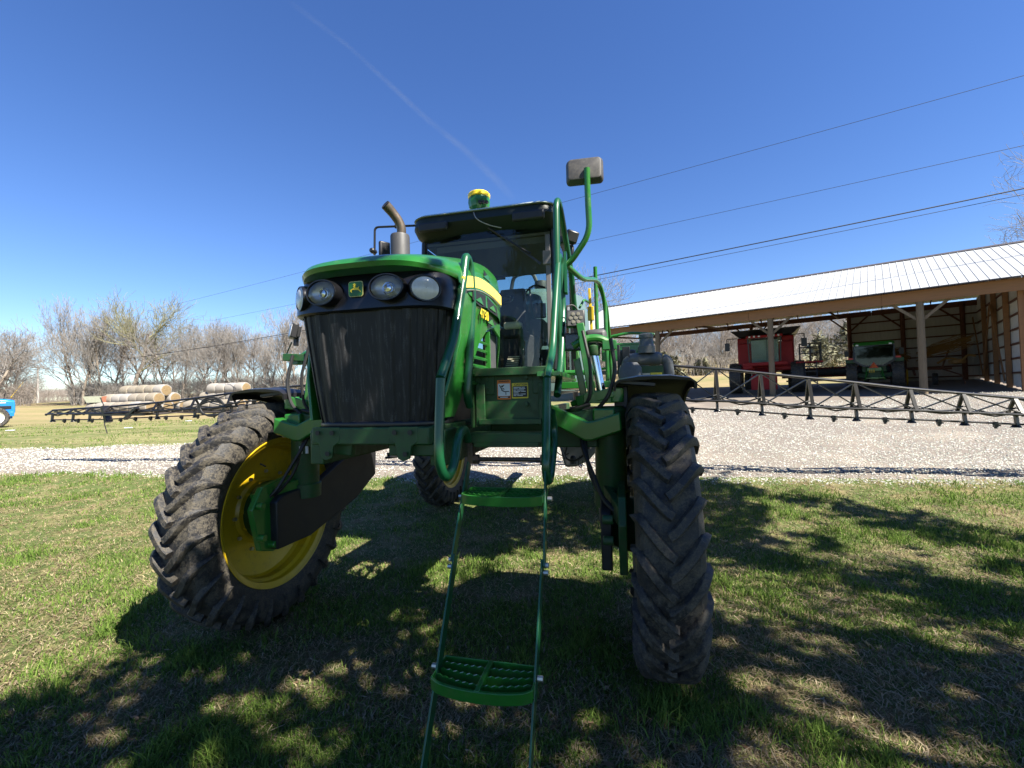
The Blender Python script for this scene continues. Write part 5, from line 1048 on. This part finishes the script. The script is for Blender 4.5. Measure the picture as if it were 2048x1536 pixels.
# small seed wagon behind the left stack
x0, y0 = -46.6, 50.5
SW = thing('seed_wagon', 'small faded hopper wagon with rusty end at the left of the bales', 'wagon', (x0, y0, tz(x0, y0) + .2), .1)
b = MB(); b.loft([[(-.7, -.5, 1.0), (.7, -.5, 1.0), (.7, .5, 1.0), (-.7, .5, 1.0)], [(-.95, -.7, 1.7), (.85, -.7, 1.7), (.85, .7, 1.7), (-.95, .7, 1.7)]], caps=True); b.build('hopper', paint('faded_green', (.42, .46, .33), .8, dirt=(.6, .6, .52), dirt_amt=.5), SW)
b = MB(); b.prism([(-.55, 0), (.6, 0), (.75, .8), (-.6, .7)], (.9, 0, .95), (0, 1, 0), (0, 0, 1), .05); b.build('end_board', paint('rust_board', (.3, .12, .07), .9), SW)
b = MB(); b.bar((-.7, 0, 1.0), (-.4, 0, .2), .06, .06); b.bar((.5, 0, 1.0), (.2, 0, .2), .06, .06); b.bar((-1, 0, .5), (1, 0, .5), .08, .08); b.build('frame', DARKM, SW)
for s in (-1, 1): add_wheel(SW, .1, s * .7, .25, WTY, WRM, PI / 2)
# bent steel stake on the lawn
sx_, sy_ = -19.9, 22.0
b = MB(); g = tz(sx_, sy_); b.tube([(sx_ + .1, sy_, g - .05), (sx_ - .06, sy_, g + .5), (sx_ - .08, sy_, g + 1.0), (sx_ - .06, sy_, g + 1.35), (sx_ - .25, sy_, g + 1.75)], .022, 6, .2); b.tube([(sx_ - .07, sy_, g + .95), (sx_ - .16, sy_, g + .9), (sx_ - .2, sy_, g + .75), (sx_ - .3, sy_, g + .72)], .012, 5, .05)
tag(b.build('steel_stake', WIRE), 'thin bent dark steel stake standing alone on the far lawn', 'stake')
# ------------------------------------------------------------------ blue tractor at the left edge
bx_, by_ = -34.45, 29.8
BT = thing('farm_tractor', 'blue tractor nosing in at the left edge beyond the drive', 'tractor', (bx_, by_, tz(bx_, by_)), .85)
b = MB(); b.loft([[(x, y, z) for x, y, z in ((xx, -.42, zz), (xx, .42, zz), (xx, .42, zt - .12), (xx, .3, zt), (xx, -.3, zt), (xx, -.42, zt - .12))] for xx, zz, zt in ((1.02, 1.0, 1.62), (.98, .85, 1.78), (.6, .85, 1.86), (-1.2, .85, 2.0))], caps=True); b.build('bonnet', BLUE, BT, .02)
b = MB(); b.box((.5, -.44, 1.3), (.7, .02, .2)); b.box((1.0, 0, 1.25), (.06, .6, .5)); b.build('grille', BLACK, BT)
b = MB(); b.box((.2, -.45, 1.62), (.8, .015, .06)); b.build('side_stripe', WHITE, BT)
b = MB(); b.box((-.4, 0, .75), (2.6, .5, .4)); b.bar((.15, -1, .62), (.15, 1, .62), .15, .15); b.box((.85, -.2, .85), (.25, .6, .3)); b.build('chassis', BLUE, BT, .02)
wt = small_tyre(.66, .4, .43, 18); wr = rim_simple(.44, .4, paint('cream_rim', (.72, .70, .60), .5))
for s in (-1, 1): add_wheel(BT, .12, s * 1.0, .66, wt, wr, PI / 2)
w2 = small_tyre(.95, .5, .55, 20); wr2 = rim_simple(.55, .5, WHITE)
for s in (-1, 1): add_wheel(BT, -2.3, s * .95, .95, w2, wr2, PI / 2)
b = MB(); b.box((-2.2, 0, 2.9), (1.6, 1.6, .15)); b.build('cab_roof', BLUE, BT, .04)
for x in (-1.5, -2.95):
    for s in (-1, 1): MB().bar((x, s * .72, 1.4), (x, s * .72, 2.85), .07, .07).build('cab_post', BLACK, BT)
b = MB(); b.box((-2.2, 0, 2.1), (1.4, 1.4, 1.4)); b.build('cab_glass', GLASSD, BT)
# white litter scraps on the far lawn
for (lx_, ly_, lb) in ((-29, 26, 'pale scrap lying on the far lawn nearest the blue tractor'), (-21.5, 25.2, 'pale scrap lying on the far lawn behind the steel stake'), (-22.3, 31, 'small pale scrap farthest back on the lawn')):
    b = MB(); b.box((lx_, ly_, tz(lx_, ly_) + .03), (.34, .22, .04), rotm(0, 0, .4)); tag(b.build('litter_scrap', WHITE, None, .015), lb, 'litter', 'pale scraps on the far lawn')

# ================================================================== TREES
def tree_segs(seed, H, spread=.5, levels=5, trunk_r=.22, upright=.6, first=.25, kids=(7, 6, 5, 4), twig=.012, lean=0, br=1.0, tl=.8):
    r = np.random.default_rng(seed); T0 = []; CR_ = []
    def grow(p, d, L, rad, lev):
        n = 5 if lev < 2 else 3; pts = [p]; q = p.copy(); dd = d.copy()
        for i in range(n):
            dd = unit(dd + r.normal(size=3) * (.10 + .05 * lev) + np.array((0, 0, .10 * upright * lev))); q = q + dd * L / n; pts.append(q.copy())
        for i in range(n):
            ra = rad * (1 - .62 * i / n); rb = rad * (1 - .62 * (i + 1) / n); (T0 if lev == 0 else CR_).append((pts[i], pts[i + 1], max(ra, twig), max(rb, twig)))
        if lev >= levels - 1: return
        k = kids[min(lev, len(kids) - 1)]
        for j in range(k):
            t = (first if lev == 0 else .2) + (1 - (first if lev == 0 else .2)) * (j + r.random()) / k; i = min(int(t * n), n - 1); f = t * n - i; base = pts[i] * (1 - f) + pts[i + 1] * f
            ax = unit(np.cross(dd, r.normal(size=3))); ang = (spread + .25 * r.random()) * (1.15 - .35 * t); nd = unit(d * math.cos(ang) + ax * math.sin(ang) + np.array((0, 0, .12 * upright)))
            grow(base, nd, L * ((.34 + .16 * r.random()) * (1.15 - .55 * t) * br if lev == 0 else (.58 + .22 * r.random())), rad * (1 - .55 * t) * .66, lev + 1)
        if lev > 0: grow(pts[-1], dd, L * .6, rad * .38, lev + 1)
    grow(np.zeros(3), unit(np.array((lean, 0, 1.))), H * tl, trunk_r, 0); return T0, CR_
def seg_mesh(segs, name, mat, n=3):
    A = np.array([s[0] for s in segs]); B = np.array([s[1] for s in segs]); ra = np.array([s[2] for s in segs]); rb = np.array([s[3] for s in segs])
    D = B - A; D /= np.linalg.norm(D, axis=1)[:, None] + 1e-9; ref = np.where(np.abs(D[:, 2:3]) > .9, np.array([[1., 0, 0]]), np.array([[0, 0, 1.]])); U = np.cross(D, ref); U /= np.linalg.norm(U, axis=1)[:, None]; W_ = np.cross(D, U)
    V = np.zeros((len(segs), 2 * n, 3))
    for k in range(n):
        a = 2 * PI * k / n; o = math.cos(a) * U + math.sin(a) * W_; V[:, k] = A + o * ra[:, None]; V[:, n + k] = B + o * rb[:, None]
    f = np.array([(k, (k + 1) % n, n + (k + 1) % n, n + k) for k in range(n)]); F = (f[None] + (np.arange(len(segs)) * 2 * n)[:, None, None]).reshape(-1, 4)
    me = bpy.data.meshes.new(name); V = V.reshape(-1, 3).astype(np.float32); me.vertices.add(len(V)); me.vertices.foreach_set('co', V.ravel()); me.loops.add(F.size); me.loops.foreach_set('vertex_index', F.astype(np.int32).ravel()); me.polygons.add(len(F)); me.polygons.foreach_set('loop_start', np.arange(0, F.size, 4, dtype=np.int32)); me.update(calc_edges=True); me.materials.append(mat); return me
KINDS = []
for sd, sp, up, mt, kids, fi, tr, br, tl in ((1, .62, .5, TWIG, (12, 5, 4, 2), .22, .20, 1.0, .82), (2, .50, .7, TWIGR, (13, 5, 4, 2), .18, .17, .85, .85), (3, .80, .35, TWIG, (9, 6, 4, 2), .35, .22, 1.35, .68), (4, .42, .9, TWIG, (14, 5, 3, 2), .14, .16, .9, .86), (15, .62, .5, TWIGG, (8, 6, 5, 2), .45, .26, 1.35, .66), (6, .65, .5, TWIGR, (11, 5, 4, 2), .30, .18, 1.1, .75)):
    t0, c0 = tree_segs(sd, 12.0, sp, 5, tr, up, fi, kids, .013, 0, br, tl); zmax = max(s[1][2] for s in c0)
    KINDS.append((seg_mesh(t0, 'trunk', BARK, 7), seg_mesh(c0, 'crown', mt, 3), zmax))
t0, c0 = tree_segs(9, 12.0, .62, 5, .24, .45, .22, (13, 8, 6, 4), .0075, 0, 1.15, .78); KINDS.append((seg_mesh(t0, 'trunk', BARK, 7), seg_mesh(c0, 'crown', TWIG, 3), max(s[1][2] for s in c0)))
LBL = ['wide bare grey-brown tree', 'dense bare reddish-brown tree', 'spreading bare grey tree', 'narrow upright bare tree', 'broad bare tree with faint green buds', 'ragged bare tan tree']
def bare_tree(x, y, h, kind, label, group, yaw=None, w_=1.0):
    root = thing('bare_tree', label, 'tree', (x, y, tz(x, y) - .1), rnd.uniform(0, 6.28) if yaw is None else yaw, group); k = KINDS[kind]; s_ = h / k[2]; root.scale = (s_ * w_, s_ * w_, s_)
    put('trunk', k[0], root); put('crown', k[1], root); return root
def at_px(u, Yd): return (u - 1024) / 900 * Yd
TG = 'bare trees in the grove behind the hay bales'
grove = [(148, 62, 14.9, 3, 1.05), (165, 61, 13.0, 0, 0.95), (202, 62, 13.7, 3, 1.05), (262, 60, 16.4, 4, 1.0), (228, 66, 13, 0, 0.9), (300, 64, 13.4, 5, 0.95), (335, 63, 10.9, 2, 0.9), (365, 61, 11.5, 3, 1.05), (392, 63, 12.1, 5, 0.9), (425, 60, 11.3, 0, 0.9), (452, 64, 11.9, 2, 0.85), (480, 60, 10.7, 3, 1.05), (508, 63, 10.5, 5, 0.9), (540, 62, 9.9, 0, 0.9), (575, 60, 12.8, 3, 1.2), (606, 62, 12.4, 3, 1.2), (182, 72, 12, 3, 1.05), (245, 73, 11.5, 3, 1.05), (318, 74, 12, 3, 1.05), (350, 72, 10.7, 0, 0.95), (412, 73, 10.7, 3, 1.05), (440, 72, 11.2, 3, 1.05), (495, 73, 10.2, 0, 0.95), (525, 72, 10.2, 3, 1.05), (590, 72, 11.5, 3, 1.1), (640, 66, 12, 1, 1.1), (680, 66, 12, 0, 1.1)]
o_ = ('first', 'second', 'third', 'fourth', 'fifth', 'sixth', 'seventh', 'eighth', 'ninth', 'tenth', 'eleventh', 'twelfth', 'thirteenth', 'fourteenth', 'fifteenth', 'sixteenth', 'seventeenth')
order = sorted(range(len(grove)), key=lambda i: grove[i][0]); rank = {i: r for r, i in enumerate(order)}
for i, (u, Yd, h, kd, w_) in enumerate(grove):
    r = rank[i]; side = f'{o_[r]} from left' if r < 14 else f'{o_[len(grove) - 1 - r]} from sprayer'
    bare_tree(at_px(u, Yd), Yd, h * 1.03, kd, f'{LBL[kd]} behind the bales, {side}', TG, w_=w_)
for i, (u, Yd, h, kd) in enumerate(((-45, 70, 15, 0), (-5, 72, 13, 1), (25, 76, 10.5, 0), (-25, 62, 12, 2), (52, 84, 7, 0), (78, 96, 6.5, 2), (10, 66, 8, 1))):
    bare_tree(at_px(u, Yd), Yd, h, kd, f'{LBL[kd]} at the left edge, {o_[i]} of its clump', 'bare trees in the clump at the left edge', w_=1.25)
# understory brush (uncountable)
def brush(n, pts, name, label, hh=(1.5, 4), mat=None):
    segs = []
    for _ in range(n):
        u, Yd = pts(); x = at_px(u, Yd); z = tz(x, Yd); h = rnd.uniform(*hh); p = np.array((x, Yd, z - .05)); d = unit((rnd.uniform(-.35, .35), rnd.uniform(-.35, .35), 1)); q = p + d * h * .5; segs.append((p, q, .025, .018))
        for k in range(6): e = q + np.array((rnd.uniform(-.5, .5), rnd.uniform(-.5, .5), rnd.uniform(.1, .6))) * h * .45; segs.append((q + (e - q) * 0, e, .014, .01)); e2 = e + np.array((rnd.uniform(-.4, .4), rnd.uniform(-.4, .4), rnd.uniform(0, .5))) * h * .3; segs.append(((q + e) / 2, e2, .011, .009))
    me = seg_mesh(segs, name, mat or TWIG); o = bpy.data.objects.new(name, me); COL.objects.link(o); return tag(o, label, kind='stuff')
brush(2200, lambda: (rnd.uniform(140, 720), rnd.uniform(60, 76)), 'brush', 'tangled bare brush under the grove behind the bales', (1.5, 4.6))
brush(420, lambda: (rnd.uniform(-120, 62), rnd.uniform(62, 80)), 'brush', 'bare brush under the left edge trees', (1.5, 5), TWIGR)
brush(1100, lambda: (rnd.uniform(-20, 200), rnd.uniform(108, 140)), 'brush', 'low far hedge on the skyline', (2.5, 5.5), TWIGR)
# hillside wood behind the barn
RG = 'bare trees on the hillside behind the barn'
wood = []
for i in range(40):
    u = 1120 + i * 17.5 + rnd.uniform(-8, 8); Yd = (62, 72, 82)[i % 3] + rnd.uniform(-3, 3); wood.append((u, Yd, min(rnd.uniform(10.5, 14), CAMH + Yd * (.148 + .00005 * (u - 1120)) - tz(at_px(u, Yd), Yd)), rnd.choice((0, 1, 2, 3, 1))))
for i, (u, Yd, h, kd) in enumerate(wood):
    dd = ('nearest', 'middle', 'farthest')[i % 3]
    bare_tree(at_px(u, Yd), Yd, h, kd, f'{LBL[kd]}, {o_[i // 3]} from left in {dd} rank behind barn', RG, w_=1.15)
brush(2600, lambda: (rnd.uniform(1120, 1800), rnd.uniform(58, 86)), 'brush', 'dense bare brush covering the hillside wood', (2, 6))
bare_tree(at_px(1150, 48), 48, 13.6, 2, 'small bare tree showing just above the barn roof beside the cab', None, w_=.8)
# big bare tree over the right end of the barn roof
bt = bare_tree(45.2, 34.0, 21.0, 6, 'large bare tree rising over the right end of the barn roof', None, w_=1.2)
# cedars
def cedar(x, y, h, label, seed):
    r = np.random.default_rng(seed); n = 900; t = r.random(n) ** .8; ang = r.random(n) * 6.28; rad = (1 - t * t) ** .8 * h * .36 * (.3 + .9 * r.random(n) ** .7) * (1 + .3 * np.sin(ang * 3 + t * 9)); P = np.stack([np.cos(ang) * rad, np.sin(ang) * rad, h * (.06 + .94 * t) * (1 - .25 * np.abs(np.sin(ang * 2)))], 1)
    s_ = .12 + .16 * r.random(n); V = np.zeros((n, 3, 3))
    for k in range(3): V[:, k] = P + r.normal(size=(n, 3)) * s_[:, None]
    col = np.repeat((.5 + .7 * r.random((n, 1))) * np.array([[.19, .185, .12]]), 3, 0)
    root = thing('cedar_tree', label, 'tree', (x, y, tz(x, y)), 0, 'green cedars at the edge of the hillside wood'); fast_mesh('crown', V.reshape(-1, 3), np.arange(3 * n).reshape(-1, 3), CEDM, col, root)
    b = MB(); b.tube([(0, 0, 0), (0, 0, h * .7)], [.12, .04], 6); b.build('trunk', BARK, root)
CEDM = attr_mat('cedar_needles', .9)
cedar(at_px(1328, 52), 52, 3.6, 'dark green cedar just left of the back barn post near the pump', 1); cedar(at_px(1345, 50), 50, 3.0, 'low cedar right beside the taller cedar near the pump', 6)
cedar(at_px(1641, 54), 54, 4.6, 'tall cedar right of the combine railing', 3); cedar(at_px(1700, 58), 58, 6.0, 'yellowish cedar beside the green tractor at the barn corner', 4); cedar(at_px(1405, 60), 60, 2.4, 'small cedar on the tan slope left of the combine', 5)
for (x, y, h) in ((-60, 100, 3), (-52, 103, 2.6)): pass

# ------------------------------------------------------------------ shade tree to the right of the camera (outside the picture; it casts the dappled shade)
from mathutils.geometry import intersect_point_tri_2d
def inpoly(px_, py_, poly):
    c = np.zeros(len(px_), bool); n = len(poly); j = n - 1
    for i in range(n):
        xi, yi = poly[i]; xj, yj = poly[j]; k = ((yi > py_) != (yj > py_)) & (px_ < (xj - xi) * (py_ - yi) / (yj - yi + 1e-12) + xi); c ^= k; j = i
    return c
CROWN = [(-3.9, 2.3), (-3.3, 2.85), (-2.9, 3.05), (-3.0, 3.45), (-2.4, 3.72), (-1.7, 3.78), (-1.2, 3.72), (-.8, 4.2), (-.5, 5.2), (-.2, 7), (.6, 8.4), (2.0, 8.9), (3.6, 8.8), (4.5, 7.3), (5.5, 6.3), (5.9, 5.2), (7.6, 3.4), (9, 0), (8, -4), (0, -5), (-6, -2), (-6.5, 1)]
def shade_leaves(n):
    r = np.random.default_rng(5); gx_ = r.uniform(-6.6, 9, n * 3); gy_ = r.uniform(-5, 9, n * 3); k = inpoly(gx_ + (r.random(n * 3) - .5) * .5, gy_ + (r.random(n * 3) - .5) * .4, CROWN)
    gap = lambda cx, cy, rx, ry, a: (((gx_ - cx) * math.cos(a) + (gy_ - cy) * math.sin(a)) / rx) ** 2 + ((-(gx_ - cx) * math.sin(a) + (gy_ - cy) * math.cos(a)) / ry) ** 2
    d = np.ones(n * 3)
    for cx, cy, rx, ry, a, m_ in ((.5, 5.0, 1.1, .5, -.05, .02), (-.75, 4.6, .5, .16, .3, .2), (2.4, 4.0, 1.25, .6, -.35, .0), (3.2, 3.4, 1.0, .25, -.3, .1), (1.9, 4.7, .5, .2, 0, .3), (-1.45, 3.02, .14, .08, 0, .0), (3.7, 4.6, .8, .2, -.3, .35), (-1.5, 2.2, .3, .1, .3, .3), (3.0, 2.7, .5, .15, -.3, .3)):
        q = gap(cx, cy, rx, ry, a); d = np.where(q < 1.6, np.minimum(d, m_ + np.clip((q - .5) / 1.1, 0, 1)), d)
    k |= (np.abs(gy_ - (6.68 - .22 * (gx_ + 2.2))) < .21) & (gx_ > -3.95) & (gx_ < -1.95)
    blot = vnoise(gx_, gy_, .55, 41) * .6 + vnoise(gx_, gy_, .22, 42) * .4; d *= np.where(gx_ > 1.2, np.clip((blot - .40) * 7, .03, 1), np.clip((blot - .12) * 8, .25, 1)); k &= r.random(n * 3) < d
    gx_, gy_ = gx_[k][:n], gy_[k][:n]; m = len(gx_); z = 5.0 + 4.6 * r.random(m)
    for _ in range(30):                                # keep every twig of the crown clear of the open sky in view
        X_, Y_, dz = gx_ + SX * z, gy_ + SY * z, z - CAMH; seen = (Y_ > .1) & (X_ < 1.25 * Y_ + .35) & (dz < .97 * Y_ + .2 * X_ + .5); z = np.where(seen, z + .35, z)
    k = ~seen; gx_, gy_, z = gx_[k], gy_[k], z[k]; m = len(gx_); P = np.stack([gx_ + SX * z, gy_ + SY * z, z], 1)
    s_ = .05 + .08 * r.random(m); V = np.zeros((m, 4, 3)); a = r.normal(size=(m, 3)); a /= np.linalg.norm(a, axis=1)[:, None]; c = np.cross(a, r.normal(size=(m, 3))); c /= np.linalg.norm(c, axis=1)[:, None]
    V[:, 0] = P + a * s_[:, None]; V[:, 1] = P + c * s_[:, None] * .6; V[:, 2] = P - a * s_[:, None]; V[:, 3] = P - c * s_[:, None] * .6
    return V.reshape(-1, 3), np.arange(4 * m).reshape(-1, 4), m
ST = thing('shade_tree', 'leafy tree beside the viewer casting dappled shade over the foreground', 'tree', (0, 0, 0))
V, F, m = shade_leaves(46000)
col = np.repeat(.5 + .6 * R_.random((m, 1)), 4, 0) * np.array([[.05, .075, .025]]); fast_mesh('crown', V, F, GRASSM, col, ST)
t0, c0 = tree_segs(21, 9.5, .8, 4, .30, .35, .35, (9, 6, 5), .012, 0, 1.5, .7); segs = []
off = np.array((8.2, -2.2, 0)); me = seg_mesh(t0, 'trunk', BARK, 8); put('trunk', me, ST, tuple(off)); put('limbs', seg_mesh(c0, 'limbs', BARK, 4), ST, tuple(off))

# ================================================================== utility pole and wires
ux_, uy_ = at_px(75, 78), 78
UP = thing('utility_pole', 'pale wooden utility pole with one crossarm on the left skyline', 'utility pole', (ux_, uy_, tz(ux_, uy_)))
b = MB(); b.tube([(0, 0, 0), (0, 0, 6.6)], [.17, .11], 8); b.build('pole', paint('weathered_pole', (.34, .32, .30), .9), UP)
b = MB(); b.bar((-1.1, 0, 6.25), (1.1, 0, 6.25), .12, .14); b.build('crossarm', BARK, UP)
for x in (-1.0, -.4, .5, 1.0): b = MB(); b.lathe([(.05, 0), (.06, .1), (.03, .16)], c=(x, 0, 6.32), n=8); b.build('insulator', DARKM, UP)
gw = MB(); gw.tube([(.1, 0, 6.0), (2.6, -6, 2.3)], .02, 5); gw.build('guy_wire', WIRE, UP)
gw = MB(); gw.tube([(1.7, -3.9, 3.55), (3.6, -8, 0.2)], .05, 6); gw.build('guy_guard', YELLOW, UP)
for nm, (x, y) in (('leaning', (at_px(66, 84), 84)),):
    b = MB(); z = tz(x, y); b.tube([(x, y, z), (x + .9, y, z + 5)], [.12, .08], 6); tag(b.build('leaning_pole', BARK), 'leaning weathered post beside the utility pole', 'post')
from_ray = lambda u, v, Yd: None
def ray(u, v, Yd):
    du, dv = u - 1024, v - 768; cr, sr = math.cos(ROLL), math.sin(ROLL); a = du * cr - dv * sr; b_ = du * sr + dv * cr; x, y, z = a / 900, 1, -b_ / 900; c, s_ = math.cos(PITCH), math.sin(PITCH); y, z = y * c - z * s_, y * s_ + z * c
    k = Yd / y; return np.array((x * k, Yd, CAMH + z * k))
def wire(p, r, label, n=70):                          # sagging line in one vertical plane, through the sighted heights
    A0, A1 = ray(*p[0]), ray(*p[-1]); d = A1 - A0; d[2] = 0; L = np.linalg.norm(d); d /= L; nn = np.array((-d[1], d[0], 0)); ts_, zs_ = [], []
    for u, v, Yd in p:
        q = ray(u, v, 10.0) - np.array((0, 0, CAMH)); c0 = np.array((0, 0, CAMH)); k = ((A0 - c0) @ nn) / (q @ nn); P_ = c0 + q * k; ts_.append((P_ - A0) @ d / L); zs_.append(P_[2])
    co_ = np.polyfit(ts_, zs_, 2 if len(ts_) > 2 else 1); P = []
    for t in np.linspace(-.02, 1.25, n): q = A0 + d * L * t; P.append((q[0], q[1], float(np.polyval(co_, t))))
    b = MB(); b.tube(P, r, 5); tag(b.build('overhead_wire', WIRE), label, 'wire', 'overhead power lines')
wire([(305, 620, 62), (1205, 383, 40), (2048, 151, 20)], .012, 'topmost thin wire crossing the sky')
wire([(430, 640, 62), (1190, 480, 40), (2048, 291, 20)], .012, 'second thin wire from the top')
wire([(58, 740, 78), (590, 665, 58), (1140, 560, 40), (2048, 378, 20)], .030, 'thickest black overhead cable, lower on the right')
wire([(240, 716, 70), (590, 669, 58), (1140, 568, 40), (2048, 390, 20)], .014, 'thin wire just beneath the thickest cable')

# high faint contrail
def contrail():
    A = [(575, 0), (700, 95), (850, 235), (930, 300), (995, 362), (1030, 400)]; W_ = [16, 12, 15, 18, 22, 20]; D = 9000; t = np.linspace(0, 1, 60); k = np.linspace(0, 1, len(A)); U = np.interp(t, k, [a[0] for a in A]); Vv = np.interp(t, k, [a[1] for a in A]); ww = np.interp(t, k, W_)
    C_ = np.array([ray(u, v, D) for u, v in zip(U, Vv)]); d = C_[-1] - C_[0]; d = d / np.linalg.norm(d); nrm = np.cross(d, unit(C_[30] - np.array((0, 0, CAMH))))
    V = []; 
    for c, w_ in zip(C_, ww):
        for q in np.linspace(-1, 1, 5): V.append(c + nrm * q * w_ / 900 * D * .5)
    F = [(i * 5 + j, i * 5 + j + 1, (i + 1) * 5 + j + 1, (i + 1) * 5 + j) for i in range(59) for j in range(4)]
    m = bpy.data.materials.new('ice_trail'); m.use_nodes = True; t_ = m.node_tree; t_.nodes.clear(); tr = t_.nodes.new('ShaderNodeBsdfTransparent'); df = t_.nodes.new('ShaderNodeBsdfTranslucent'); d2 = t_.nodes.new('ShaderNodeBsdfDiffuse'); mx0 = t_.nodes.new('ShaderNodeMixShader'); mx = t_.nodes.new('ShaderNodeMixShader'); o = t_.nodes.new('ShaderNodeOutputMaterial')
    at = t_.nodes.new('ShaderNodeAttribute'); at.attribute_name = 'tint'; n_ = noise(t_, .0016, 5, .6); mu = t_.nodes.new('ShaderNodeMath'); mu.operation = 'MULTIPLY'; t_.links.new(at.outputs['Fac'], mu.inputs[0]); t_.links.new(ramp(t_, n_.outputs[0], [(.3, .25), (.7, 1.)]), mu.inputs[1])
    t_.links.new(df.outputs[0], mx0.inputs[1]); t_.links.new(d2.outputs[0], mx0.inputs[2]); t_.links.new(mu.outputs[0], mx.inputs[0]); t_.links.new(tr.outputs[0], mx.inputs[1]); t_.links.new(mx0.outputs[0], mx.inputs[2]); t_.links.new(mx.outputs[0], o.inputs[0])
    al = []
    for i in range(60):
        e = math.sin(PI * i / 59) ** .6
        for q in (-1, -.5, 0, .5, 1): al.append([(1 - q * q) ** 1.2 * e * .17] * 3)
    tag(fast_mesh('contrail', np.array(V), np.array(F), m, np.array(al), smooth=True), 'faint thin contrail slanting down the sky towards the cab', kind='stuff')
contrail()
